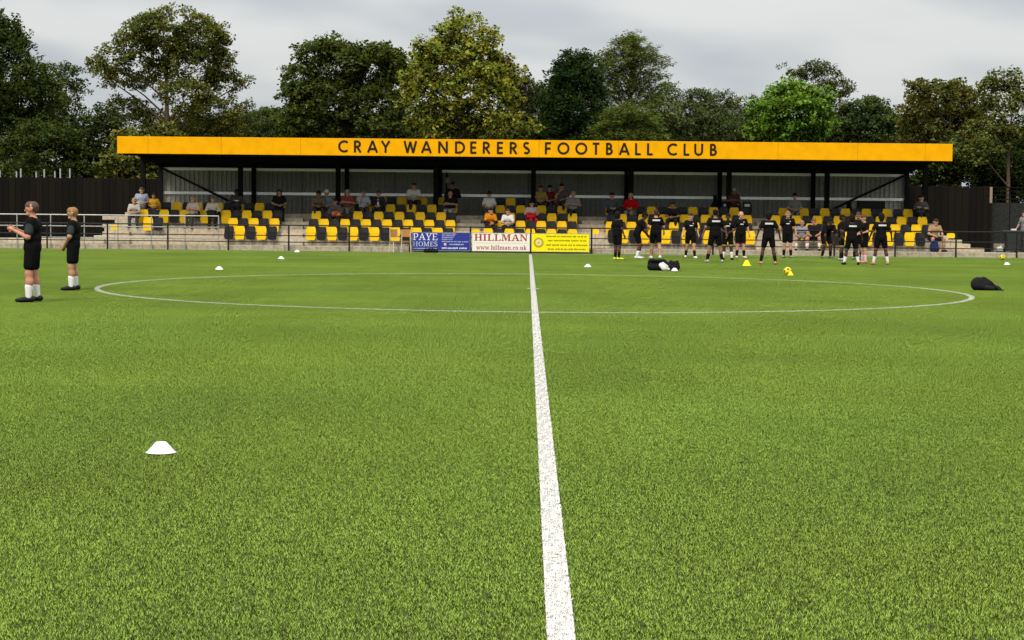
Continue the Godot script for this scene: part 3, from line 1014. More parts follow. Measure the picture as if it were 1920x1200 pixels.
# ---------------------------------------------------------------- railings and boards
func build_railings():
	var black := mat(0.014, 0.014, 0.015, 0.45)
	var galv := mat(0.50, 0.52, 0.50, 0.42, 0.35, 0.25, 2.0)
	var o := thing("perimeter_rail", "black tubular perimeter rail along the far touchline", "railing", Vector3(0, 0, ZRAIL))
	var post := tube([Vector3(0, 0, 0), Vector3(0, 1.06, 0)], [0.035, 0.035], 10)
	var x0 := on_plane(995.5, 455, ZRAIL).x
	for i in range(-10, 11):
		part("post", post, black, o, Vector3(x0 + i * 2.428, 0, 0))
	for y in [1.03, 0.62, 0.36]:
		part("rail", tube([Vector3(-25, y, 0.002), Vector3(25, y, 0.002)], [0.02, 0.02] if y < 1 else [0.026, 0.026], 8), black, o)
	var zg := -33.76
	var xa := on_plane(-70, 420, zg).x
	var xb := on_plane(410, 420, zg).x
	var g := thing("galvanised_railing", "pale galvanised railing beside the terrace behind the black rail", "railing", Vector3(0, 0, zg))
	for px in [-31, 32, 95, 158, 221, 284, 347, 410]:
		var x := on_plane(px, 420, zg).x
		part("post", tube([Vector3(x, 0, 0), Vector3(x, 1.37, 0)], [0.024, 0.024], 8), galv, g)
	part("rail", tube([Vector3(xa, 1.37, 0), Vector3(xb, 1.37, 0)], [0.025, 0.025], 8), galv, g)
	part("rail", tube([Vector3(xa, 0.915, 0.0), Vector3(xb, 0.915, 0)], [0.022, 0.022], 8), galv, g)
	part("rail", tube([Vector3(on_plane(75, 420, zg).x, 0.46, 0.0), Vector3(xb, 0.46, 0)], [0.022, 0.022], 8), galv, g)

func text_part(words: String, font: Font, size: Vector2, m: Material, parent: Node, at: Vector3):
	var t := TextMesh.new()
	t.text = words
	t.font = font
	t.font_size = 64
	t.pixel_size = 0.01
	t.depth = 0.003
	t.curve_step = 2.0
	var ab := t.get_aabb()
	var o := part("lettering", t, m, parent)
	var s := Vector3(size.x / ab.size.x, size.y / ab.size.y, 1.0)
	o.scale = s
	o.position = at - (ab.position + ab.size / 2) * s
	return o

# illegible small print: short dashes like words
func small_print(parent: Node, m: Material, x0: float, x1: float, y: float, h: float, z: float, gap := 0.03):
	var x := x0
	var st := begin()
	while x < x1 - 0.02:
		var w := minf(rnd(h * 0.9, h * 3.2), x1 - x)
		var u := x
		while u < x + w - h * 0.2:
			box(st, Vector3(u, y - h / 2 * rnd(0.6, 1.0), z - 0.0015), Vector3(u + h * 0.45, y + h / 2 * rnd(0.6, 1.0), z + 0.0015))
			u += h * 0.7
		x += w + gap
	var o := part("small_print", st.commit(), m, parent)

func build_boards():
	var serif := SystemFont.new()
	serif.font_names = PackedStringArray(["Droid Serif"])
	serif.font_weight = 700
	var light := SystemFont.new()
	light.font_names = PackedStringArray(["Droid Serif"])
	var sans := SystemFont.new()
	sans.font_names = PackedStringArray(["Droid Sans"])
	sans.font_weight = 700
	var alu := mat(0.32, 0.32, 0.32, 0.5, 0.5)
	var zb := ZRAIL + 0.055
	var defs := [
		["blue and white advertising board with serif capitals on the rail", 772.8, 881.5, mat(0.028, 0.042, 0.27, 0.4)],
		["white advertising board with dark red serif capitals on the rail", 885.0, 993.5, mat(0.80, 0.77, 0.70, 0.4)],
		["bright yellow advertising board with a round crest on the rail", 996.5, 1105.0, mat(0.86, 0.76, 0.006, 0.4)]]
	for i in 3:
		var d = defs[i]
		var a := on_plane(d[1], 455, zb)
		var b := on_plane(d[2], 455, zb)
		var w := b.x - a.x
		var h := 0.74
		var o := thing("advertising_board", d[0], "sign", Vector3((a.x + b.x) / 2, 0.07, zb))
		part("panel", chamfer_box(Vector3(w, h, 0.02), 0.003), d[3], o, Vector3(0, h / 2, 0))
		for y in [0.006, h - 0.006]:
			part("frame", chamfer_box(Vector3(w + 0.02, 0.018, 0.03), 0.003), alu, o, Vector3(0, y, 0.002))
		for s in [-1.0, 1.0]:
			part("frame", chamfer_box(Vector3(0.018, h, 0.028), 0.003), alu, o, Vector3(s * (w / 2 + 0.0), h / 2, 0.002))
		var z := 0.012
		if i == 0:
			var pale := mat(0.55, 0.60, 0.72, 0.6)
			text_part("PAYE", light, Vector2(0.98, 0.27), mat(0.72, 0.76, 0.85, 0.5), o, Vector3(-0.64, 0.56, z))
			text_part("HOMES", light, Vector2(0.98, 0.19), pale, o, Vector3(-0.64, 0.27, z))
			small_print(o, pale, -1.1, -0.14, 0.09, 0.045, z, 0.02)
			for k in 4:
				small_print(o, mat(0.42, 0.46, 0.66, 0.6), 0.03, 0.62 - k * 0.06, 0.68 - k * 0.075, 0.05, z, 0.02)
			small_print(o, mat(0.42, 0.46, 0.66, 0.6), 0.03, 1.1, 0.37, 0.05, z, 0.02)
			small_print(o, pale, 0.34, 0.9, 0.26, 0.06, z, 0.02)
			part("emblem", lathe([[0.0, 0.004], [0.05, 0.004], [0.055, 0.0]], 16), mat(0.72, 0.45, 0.55, 0.5), o, Vector3(0.16, 0.26, z - 0.002), Basis(Vector3.RIGHT, PI / 2))
			small_print(o, mat(0.72, 0.76, 0.85, 0.5), 0.03, 1.08, 0.11, 0.075, z, 0.03)
		elif i == 1:
			var red := mat(0.33, 0.035, 0.045, 0.5)
			text_part("HILLMAN", serif, Vector2(2.14, 0.27), red, o, Vector3(0.0, 0.555, z))
			small_print(o, mat(0.5, 0.38, 0.36, 0.6), -1.08, 1.08, 0.33, 0.026, z, 0.02)
			text_part("www.hillman.co.uk", serif, Vector2(2.02, 0.18), red, o, Vector3(0.02, 0.155, z))
		else:
			var ink := mat(0.12, 0.10, 0.01, 0.6)
			part("crest_ring", lathe([[0.13, 0.003], [0.20, 0.003], [0.20, 0.0]], 28), mat(0.45, 0.33, 0.03, 0.5), o, Vector3(-0.87, 0.37, z - 0.001), Basis(Vector3.RIGHT, PI / 2))
			part("crest_field", lathe([[0.0, 0.004], [0.125, 0.004], [0.125, 0.0]], 28), mat(0.75, 0.68, 0.30, 0.5), o, Vector3(-0.87, 0.37, z - 0.001), Basis(Vector3.RIGHT, PI / 2))
			part("crest_charge", lathe([[0.0, 0.006], [0.05, 0.006], [0.05, 0.0]], 6), mat(0.5, 0.40, 0.05, 0.5), o, Vector3(-0.87, 0.37, z - 0.001), Basis(Vector3.RIGHT, PI / 2))
			var yy := [0.62, 0.455, 0.275, 0.11]
			var xx := [[-0.56, 1.08], [-0.5, 1.02], [-0.56, 1.08], [-0.5, 1.02]]
			for k in 4:
				small_print(o, ink, xx[k][0], xx[k][1], yy[k], 0.07, z, 0.035)
	# small yellow plates standing above the rail at the aisle mouths
	for s in [[215.0, 426.0, "left of the seats behind the galvanised railing"], [892.0, 434.5, "above the white advertising board's end"], [1116.0, 434.5, "beside the yellow advertising board"], [1783.0, 442.0, "above the rail at the last steps"]]:
		var p := on_plane(s[0], s[1], -34.3)
		var o := thing("yellow_plate", "small yellow plate " + s[2], "plate", Vector3(p.x, 0.19, -34.3))
		part("plate", curved_plate(0.33, 0.2, 0.02, 0.1, 0.02, 0.03), mat(0.88, 0.55, 0.01, 0.4), o, Vector3(0, p.y - 0.29, 0))
		part("stem", st_box(Vector3(-0.012, 0, -0.05), Vector3(0.012, p.y - 0.25, -0.035)), mat(0.3, 0.3, 0.3, 0.5, 0.4), o)

# ---------------------------------------------------------------- things on the pitch and round the stand
func build_pitch_things():
	var disc := lathe([[0.098, 0.0], [0.098, 0.005], [0.09, 0.010], [0.062, 0.042], [0.036, 0.070], [0.031, 0.072], [0.027, 0.069], [0.027, 0.06]], 28)
	var lip := lathe([[0.098, 0.0], [0.104, 0.003], [0.098, 0.006]], 28)
	var white := mat(0.80, 0.80, 0.78, 0.45)
	var yel := mat(0.80, 0.72, 0.01, 0.45)
	var discs := [[302, 851, "white marker disc alone on the near turf"], [411, 506, "white marker disc near the far part of the centre circle"], [527, 486, "white marker disc between the circle and the rail"], [557, 473, "white marker disc close to the kerb and rail"], [1102, 501, "low white marker disc right of the halfway line"], [1888, 497, "white marker disc beside the yellow ball near the bin"]]
	for d in discs:
		var big: float = 1.0 if d[1] > 800 else 1.15
		var o := thing("marker_disc", d[2], "marker disc", on_ground(d[0], d[1]) + Vector3(0, 0.009, 0))
		part("cone", disc, white, o, Vector3.ZERO, Basis().scaled(Vector3(big, big, big)))
		part("rim", lip, white, o, Vector3.ZERO, Basis().scaled(Vector3(big, big, big)))
	var cone := lathe([[0.15, 0.0], [0.15, 0.012], [0.125, 0.02], [0.06, 0.15], [0.035, 0.18], [0.02, 0.182], [0.02, 0.16]], 20)
	for d in [[1400, 499, "yellow marker cone in front of the players", 1.0], [1482, 517, "small yellow marker cone touching the football", 0.6]]:
		var o := thing("marker_cone", d[2], "marker cone", on_ground(d[0], d[1]) + Vector3(0, 0.012, 0))
		part("cone", cone, yel, o, Vector3.ZERO, Basis().scaled(Vector3.ONE * d[3]))
		part("rim", lathe([[0.15, 0.0], [0.16, 0.005], [0.15, 0.012]], 20), yel, o, Vector3.ZERO, Basis().scaled(Vector3.ONE * d[3]))
	for b in [[1476.5, 516.5, "yellow football beside the small yellow cone"], [1879.5, 488.5, "yellow football lying near the kerb beyond the white disc"]]:
		football(on_ground(b[0], b[1]) + Vector3(0, 0.008, 0), b[2])
	# black kit bags
	kit_bag(on_ground(1240, 508), "black kit bag with a white bundle in its side", true)
	kit_bag(on_ground(1846, 545), "black kit bag slumped on the turf outside the circle", false)
	var low := thing("bag", "flat black bag lying below the blue board", "bag", on_ground(808, 474.5))
	part("body", field_mesh([[Vector3(-0.22, 0.09, 0), Vector3(0.22, 0.08, 0), 0.085, 0.08], [Vector3(-0.1, 0.12, 0.02), Vector3(0.12, 0.12, -0.02), 0.06, 0.06]], 0.02, 0.05), mat(0.012, 0.012, 0.012, 0.7), low)
	part("handle", tube([Vector3(-0.08, 0.17, 0), Vector3(-0.04, 0.21, 0), Vector3(0.05, 0.21, 0), Vector3(0.09, 0.17, 0)], [0.012, 0.012, 0.012, 0.012], 6), mat(0.012, 0.012, 0.012, 0.7), low)
	# two wooden chairs with pale legs
	for c in [[742.0, 477.0, 0.5, "wooden chair turned half sideways before the rail"], [761.0, 477.0, 0.05, "wooden chair facing the pitch next to the blue board"]]:
		var at := on_ground(c[0], c[1])
		at.z = -32.9
		at.x = on_plane(c[0], c[1], at.z).x
		var o := thing("wooden_chair", c[3], "chair", at, c[2])
		var wood := mat(0.50, 0.24, 0.07, 0.5, 0, 0.3, 5.0)
		var leg := mat(0.62, 0.58, 0.50, 0.4)
		part("backrest", curved_plate(0.38, 0.3, 0.03, 0.1, 0.014, 0.03), wood, o, Vector3(0, 0.62, -0.17))
		part("seat", chamfer_box(Vector3(0.4, 0.02, 0.4), 0.006), wood, o, Vector3(0, 0.45, 0))
		for sx in [-1.0, 1.0]:
			part("leg", tube([Vector3(sx * 0.2, 0.0, 0.22), Vector3(sx * 0.17, 0.44, 0.17)], [0.014, 0.014], 8), leg, o)
			part("leg", tube([Vector3(sx * 0.2, 0.0, -0.22), Vector3(sx * 0.17, 0.46, -0.16), Vector3(sx * 0.17, 0.9, -0.21)], [0.014, 0.014, 0.014], 8), leg, o)

func football(at: Vector3, label: String):
	var o := thing("football", label, "ball", at + Vector3(0, 0.11, 0))
	var v := PackedVector3Array()
	var idx := PackedInt32Array()
	var c := PackedColorArray()
	var seg := 28
	var ring := 16
	var g := (1.0 + sqrt(5.0)) / 2.0
	var ico := []
	for a in [-1.0, 1.0]:
		for b in [-g, g]:
			ico.append(Vector3(0, a, b).normalized())
			ico.append(Vector3(a, b, 0).normalized())
			ico.append(Vector3(b, 0, a).normalized())
	for j in ring + 1:
		for i in seg:
			var la := PI * j / ring
			var lo := TAU * i / seg
			var d := Vector3(sin(la) * cos(lo), cos(la), sin(la) * sin(lo))
			var best := -1.0
			for q in ico:
				best = maxf(best, d.dot(q))
			v.append(d * 0.11)
			c.append(Color(0.10, 0.09, 0.012) if best > 0.955 else Color(0.72, 0.60, 0.03))
	for j in ring:
		for i in seg:
			var a := j * seg + i
			var b := j * seg + (i + 1) % seg
			idx.append_array(PackedInt32Array([a, b, a + seg, b, b + seg, a + seg]))
	part("cover", smooth_mesh(v, idx, c), vmat(0.4), o)
	part("valve", tube([Vector3(0, 0.109, 0), Vector3(0, 0.1105, 0)], [0.004, 0.003], 6), mat(0.02, 0.02, 0.02), o)

func kit_bag(at: Vector3, label: String, bundle: bool):
	var o := thing("kit_bag", label, "bag", at)
	var cloth := mat(0.012, 0.012, 0.013, 0.65)
	if bundle:
		part("body", field_mesh([[Vector3(-0.3, 0.11, 0), Vector3(0.12, 0.11, 0), 0.11, 0.11], [Vector3(-0.3, 0.26, -0.03), Vector3(0.06, 0.25, -0.03), 0.09, 0.08], [Vector3(-0.28, 0.19, -0.1), Vector3(0.1, 0.18, -0.1), 0.11, 0.1], [Vector3(0.06, 0.25, -0.03), Vector3(0.2, 0.14, 0), 0.08, 0.08], [Vector3(0.24, 0.1, 0), Vector3(0.44, 0.1, 0.02), 0.09, 0.09], [Vector3(0.28, 0.22, 0.0), Vector3(0.44, 0.22, 0.02), 0.06, 0.06], [Vector3(0.45, 0.28, 0.0), Vector3(0.46, 0.12, 0.02), 0.035, 0.06], [Vector3(0.28, 0.26, 0), Vector3(0.26, 0.29, 0), 0.04, 0.03]], 0.025, 0.05), cloth, o)
		part("flap", field_mesh([[Vector3(-0.3, 0.3, 0.08), Vector3(0.02, 0.3, 0.1), 0.04, 0.04], [Vector3(0.36, 0.1, 0.1), Vector3(0.44, 0.25, 0.06), 0.04, 0.03]], 0.02, 0.04), cloth, o)
		var b := thing("white_bundle", "crumpled white cloth bundle against the black kit bag", "cloth", at + Vector3(0.08, 0, 0.2))
		part("cloth", field_mesh([[Vector3(-0.1, 0.17, 0), Vector3(-0.02, 0.1, 0.03), 0.07, 0.09], [Vector3(0.0, 0.08, 0.03), Vector3(0.1, 0.06, 0.02), 0.07, 0.045]], 0.018, 0.04), mat(0.72, 0.72, 0.70, 0.85), b)
		part("fold", field_mesh([[Vector3(-0.06, 0.24, 0.05), Vector3(0.08, 0.14, 0.11), 0.025, 0.02]], 0.014, 0.02), mat(0.72, 0.72, 0.70, 0.85), b)
		var s := thing("marker_disc", "white marker disc leaning on the black kit bag's end", "marker disc", at + Vector3(0.36, 0.012, 0.22))
		part("cone", lathe([[0.1, 0.0], [0.1, 0.006], [0.07, 0.05], [0.035, 0.085], [0.02, 0.085]], 20), mat(0.8, 0.8, 0.78, 0.45), s)
		part("rim", lathe([[0.1, 0.0], [0.105, 0.003], [0.1, 0.006]], 20), mat(0.8, 0.8, 0.78, 0.45), s)
	else:
		part("body", field_mesh([[Vector3(-0.16, 0.14, 0), Vector3(0.06, 0.12, 0.02), 0.15, 0.11], [Vector3(-0.14, 0.19, 0), Vector3(-0.02, 0.21, -0.02), 0.1, 0.085], [Vector3(-0.02, 0.25, 0), Vector3(0.06, 0.2, 0.03), 0.05, 0.05], [Vector3(-0.22, 0.1, 0.08), Vector3(-0.05, 0.08, 0.12), 0.07, 0.06], [Vector3(0.05, 0.1, 0.0), Vector3(0.28, 0.06, 0.04), 0.1, 0.05], [Vector3(0.26, 0.05, 0.05), Vector3(0.36, 0.025, 0.08), 0.04, 0.02]], 0.018, 0.05), cloth, o)
		part("strap", tube([Vector3(0.02, 0.22, 0.02), Vector3(0.12, 0.21, 0.08), Vector3(0.2, 0.12, 0.11), Vector3(0.3, 0.02, 0.13), Vector3(0.4, 0.015, 0.1)], [0.014, 0.016, 0.016, 0.014, 0.012], 6), mat(0.03, 0.03, 0.032, 0.6), o)
		part("pocket", field_mesh([[Vector3(-0.02, 0.08, 0.12), Vector3(0.16, 0.06, 0.12), 0.06, 0.045]], 0.015, 0.03), mat(0.02, 0.02, 0.022, 0.6), o)

func build_stand_things():
	# wheeled bin at the corner
	var p := on_plane(1897, 470, -35.0)
	var o := thing("wheeled_bin", "dark grey wheeled bin on the kerb behind the rail", "bin", Vector3(p.x, 0.2, -35.0))
	var plastic := mat(0.026, 0.03, 0.033, 0.5)
	var st := begin()
	var lo := [Vector3(-0.22, 0.06, 0.24), Vector3(0.22, 0.06, 0.24), Vector3(0.22, 0.06, -0.22), Vector3(-0.22, 0.06, -0.22)]
	var hi := [Vector3(-0.29, 0.82, 0.3), Vector3(0.29, 0.82, 0.3), Vector3(0.29, 0.82, -0.3), Vector3(-0.29, 0.82, -0.3)]
	for k in 4:
		var k2 := (k + 1) % 4
		quad(st, lo[k], lo[k2], hi[k2], hi[k])
	quad(st, lo[3], lo[2], lo[1], lo[0])
	part("body", st.commit(), plastic, o)
	part("lid", chamfer_box(Vector3(0.62, 0.07, 0.66), 0.025), plastic, o, Vector3(0, 0.86, 0.0))
	for sx in [-1.0, 1.0]:
		part("wheel", tube([Vector3(sx * 0.2, 0.1, -0.26), Vector3(sx * 0.26, 0.1, -0.26)], [0.1, 0.1], 14), mat(0.012, 0.012, 0.012), o)
	part("handle", tube([Vector3(-0.2, 0.84, -0.36), Vector3(0.2, 0.84, -0.36)], [0.014, 0.014], 8), plastic, o)
	var cup := thing("carton", "small pale carton left on the wheeled bin's lid", "carton", Vector3(p.x + 0.05, 1.096, -35.0))
	part("box", chamfer_box(Vector3(0.2, 0.05, 0.14), 0.005), mat(0.7, 0.66, 0.62), cup, Vector3(0, 0.026, 0))
	part("lid", chamfer_box(Vector3(0.205, 0.012, 0.145), 0.003), mat(0.74, 0.7, 0.66), cup, Vector3(0, 0.058, 0))
	# low blockwork and a pale sack by the bin
	var q := on_plane(1878, 468, -36.2)
	var b := thing("low_wall", "low concrete block wall stub between the steps and the bin", "wall", Vector3(q.x, 0.19, -36.2))
	for r in 2:
		for k in 3:
			part("block", chamfer_box(Vector3(0.215, 0.17, 0.2), 0.006), mat(0.33, 0.29, 0.22, 0.9, 0, 0.4, 1.7), b, Vector3(-0.22 + 0.22 * k, 0.086 + r * 0.174, rnd(-0.01, 0.01)))
	var sack := thing("sack", "crumpled pale plastic sack against the low block wall", "sack", Vector3(q.x - 0.12, 0.19, -35.95))
	part("body", field_mesh([[Vector3(-0.06, 0.11, 0), Vector3(0.08, 0.09, 0.02), 0.11, 0.09], [Vector3(0, 0.16, 0), Vector3(0.03, 0.24, 0), 0.07, 0.03]], 0.02, 0.05), mat(0.5, 0.5, 0.5, 0.5), sack)
	part("neck", tube([Vector3(0.03, 0.24, 0), Vector3(0.05, 0.3, 0.01)], [0.02, 0.035], 8), mat(0.5, 0.5, 0.5, 0.5), sack)
	# wall lamp / horn on a bracket
	var l := on_plane(839, 338, -41.7)
	var lamp := thing("floodlight", "pale bell shaped fitting on a black pole before the back wall", "light fitting", Vector3(l.x, 1.48, -41.6))
	part("pole", tube([Vector3(-0.05, 0, 0), Vector3(-0.05, l.y - 1.48 + 0.35, 0)], [0.03, 0.03], 8), mat(0.012, 0.012, 0.013), lamp)
	part("shade", lathe([[0.18, -0.12], [0.17, -0.06], [0.09, 0.08], [0.05, 0.12], [0.0, 0.13]], 16), mat(0.45, 0.46, 0.44, 0.5), lamp, Vector3(0.02, l.y - 1.48, 0.08))
	part("arm", tube([Vector3(-0.05, l.y - 1.48 + 0.3, 0), Vector3(0.02, l.y - 1.48 + 0.28, 0.08), Vector3(0.02, l.y - 1.48 + 0.1, 0.08)], [0.02, 0.02, 0.02], 6), mat(0.012, 0.012, 0.013), lamp)
	# black equipment case behind the top row
	var e := on_plane(1633, 383, -39.0)
	var c := thing("equipment_case", "large black equipment case standing behind the fourth row", "case", Vector3(e.x, 1.48, -39.0))
	part("case", chamfer_box(Vector3(1.14, 0.62, 0.5), 0.02), mat(0.010, 0.010, 0.010, 0.5), c, Vector3(0, 0.47, 0))
	part("edging", chamfer_box(Vector3(1.17, 0.03, 0.53), 0.008), mat(0.1, 0.1, 0.1, 0.4, 0.6), c, Vector3(0, 0.79, 0))
	for sx in [-0.45, 0.45]:
		part("foot", chamfer_box(Vector3(0.09, 0.16, 0.3), 0.01), mat(0.012, 0.012, 0.012), c, Vector3(sx, 0.08, 0))
	# tripods
	for t in [[1341.0, 366.0, "black tripod with a camera standing behind the fourth row"], [1592.0, 378.0, "black tripod covered with a cloth beside the equipment case"]]:
		var g := on_plane(t[0], t[1], -39.3)
		var h := g.y - 1.48
		var tr := thing("tripod", t[2], "tripod", Vector3(g.x, 1.48, -39.3))
		for k in 3:
			var a := TAU * k / 3 + 0.5
			part("leg", tube([Vector3(cos(a) * 0.32, 0.0, sin(a) * 0.32), Vector3(0, h * 0.78, 0)], [0.025, 0.035], 8), mat(0.011, 0.011, 0.012), tr)
		part("head", chamfer_box(Vector3(0.16, h * 0.22, 0.2), 0.02), mat(0.011, 0.011, 0.012), tr, Vector3(0, h * 0.88, 0))
		part("cover", lathe([[0.24, h * 0.35], [0.14, h * 0.62], [0.07, h * 0.8], [0.0, h * 0.84]], 14), mat(0.012, 0.014, 0.014, 0.8), tr)

# ---------------------------------------------------------------- people
# bones: [from, to, radius at from, radius at to]; the field of tapered capsules joined by a smooth minimum, meshed as surface nets
func field_arrays(bones: Array, cell: float, k: float) -> Array:
	var lo := Vector3(1e9, 1e9, 1e9)
	var hi := -lo
	for b in bones:
		var r: float = maxf(b[2], b[3]) + 2.5 * cell
		for e in 2:
			var p: Vector3 = b[e]
			lo = lo.min(p - Vector3.ONE * r)
			hi = hi.max(p + Vector3.ONE * r)
	var nx := int(ceil((hi.x - lo.x) / cell)) + 1
	var ny := int(ceil((hi.y - lo.y) / cell)) + 1
	var nz := int(ceil((hi.z - lo.z) / cell)) + 1
	var g := PackedFloat32Array()
	g.resize(nx * ny * nz)
	g.fill(1.0)
	for b in bones:
		var a: Vector3 = b[0]
		var ba: Vector3 = b[1] - a
		var bb := maxf(ba.length_squared(), 1e-9)
		var ra: float = b[2]
		var dr: float = b[3] - ra
		var r := maxf(b[2], b[3]) + maxf(k, 2.0 * cell)
		var mn: Vector3 = (a.min(b[1]) - Vector3.ONE * r - lo) / cell
		var mx: Vector3 = (a.max(b[1]) + Vector3.ONE * r - lo) / cell
		for z in range(maxi(0, int(mn.z)), mini(nz, int(mx.z) + 2)):
			for y in range(maxi(0, int(mn.y)), mini(ny, int(mx.y) + 2)):
				var i := (z * ny + y) * nx
				var p := Vector3(0, lo.y + y * cell, lo.z + z * cell) - a
				for x in range(maxi(0, int(mn.x)), mini(nx, int(mx.x) + 2)):
					p.x = lo.x + x * cell - a.x
					var h := clampf(p.dot(ba) / bb, 0.0, 1.0)
					var d := (p - ba * h).length() - ra - dr * h
					var o := g[i + x]
					if d > o + k:
						continue
					if o > d + k:
						g[i + x] = d
					else:
						var q := 0.5 + 0.5 * (o - d) / k
						g[i + x] = lerpf(o, d, q) - k * q * (1.0 - q)
	var v := PackedVector3Array()
	var at := PackedInt32Array()
	at.resize(nx * ny * nz)
	at.fill(-1)
	var off := [0, 1, nx, nx + 1, nx * ny, nx * ny + 1, nx * ny + nx, nx * ny + nx + 1]
	var edges := [[0, 1], [2, 3], [4, 5], [6, 7], [0, 2], [1, 3], [4, 6], [5, 7], [0, 4], [1, 5], [2, 6], [3, 7]]
	var lim := cell * 2.2
	for z in nz - 1:
		for y in ny - 1:
			var i0 := (z * ny + y) * nx
			for x in nx - 1:
				var i := i0 + x
				if absf(g[i]) > lim:
					continue
				var m := 0
				for c in 8:
					if g[i + off[c]] < 0.0:
						m += 1
				if m == 0 or m == 8:
					continue
				var s := Vector3.ZERO
				var n := 0
				for e in edges:
					var d0: float = g[i + off[e[0]]]
					var d1: float = g[i + off[e[1]]]
					if (d0 < 0.0) == (d1 < 0.0):
						continue
					var t := d0 / (d0 - d1)
					var c0: int = e[0]
					var c1: int = e[1]
					s += Vector3(c0 & 1, (c0 >> 1) & 1, c0 >> 2).lerp(Vector3(c1 & 1, (c1 >> 1) & 1, c1 >> 2), t)
					n += 1
				at[i] = v.size()
				v.append(lo + (Vector3(x, y, z) + s / n) * cell)
	var idx := PackedInt32Array()
	var sx := 1
	var sy := nx
	var sz := nx * ny
	for z in range(1, nz - 1):
		for y in range(1, ny - 1):
			var i0 := (z * ny + y) * nx
			for x in range(1, nx - 1):
				var i := i0 + x
				if at[i] < 0:
					continue
				var inside := g[i] < 0.0
				if inside != (g[i + sx] < 0.0):
					net(idx, at, i, sy, sz, inside)
				if inside != (g[i + sy] < 0.0):
					net(idx, at, i, sz, sx, inside)
				if inside != (g[i + sz] < 0.0):
					net(idx, at, i, sx, sy, inside)
	return [v, idx]

func net(idx: PackedInt32Array, at: PackedInt32Array, i: int, u: int, w: int, inside: bool):
	var a := at[i]
	var b := at[i - u]
	var c := at[i - u - w]
	var d := at[i - w]
	if a < 0 or b < 0 or c < 0 or d < 0:
		return
	if inside:
		idx.append_array(PackedInt32Array([a, c, b, a, d, c]))
	else:
		idx.append_array(PackedInt32Array([a, b, c, a, c, d]))

func field_mesh(bones: Array, cell: float, k: float) -> ArrayMesh:
	var f := field_arrays(bones, cell, k)
	return smooth_mesh(f[0], f[1])

# A pose in a figure's own frame: y up, facing +z, its left at +x, 1.76 m tall.
func make_pose(pelvis: Vector3, lean: float, knees: Array, ankles: Array, toes: Array, elbows: Array, wrists: Array, nod := 0.0, look := 0.0) -> Dictionary:
	return {"pelvis": pelvis, "tors": Basis(Vector3.RIGHT, lean), "head": Basis(Vector3.UP, look) * Basis(Vector3.RIGHT, nod), "knees": knees, "ankles": ankles, "toes": toes, "elbows": elbows, "wrists": wrists}

func standing(spread: float, step: float, lean: float, elbows: Array, wrists: Array, nod := 0.0, look := 0.0, dip := 0.0) -> Dictionary:
	var kn := [Vector3(0.095 + spread * 0.5, 0.5 - dip * 0.3, 0.02 + step * 0.55 + dip), Vector3(-0.095 - spread * 0.5, 0.5 - dip * 0.3, 0.02 - step * 0.35 + dip)]
	var an := [Vector3(0.1 + spread, 0.085, step), Vector3(-0.1 - spread, 0.085 + absf(step) * 0.15, -step)]
	return make_pose(Vector3(0, 0.95 - spread * 0.15 - dip * 0.4, -lean * 0.12), lean, kn, an, [Vector3(0.25, 0, 1), Vector3(-0.25, 0, 1)], elbows, wrists, nod, look)

func sitting(lean: float, elbows: Array, wrists: Array, knee := 0.11, nod := 0.0, look := 0.0) -> Dictionary:
	return make_pose(Vector3(0, 0.545, 0.15), lean, [Vector3(knee, 0.52, 0.58), Vector3(-knee, 0.52, 0.57)], [Vector3(knee + 0.01, 0.085, 0.54), Vector3(-knee - 0.01, 0.085, 0.55)], [Vector3(0.2, 0, 1), Vector3(-0.2, 0, 1)], elbows, wrists, nod, look)

func sub(a: Vector3, b: Vector3, t: float) -> Vector3:
	return a.lerp(b, t)

var figures := {}

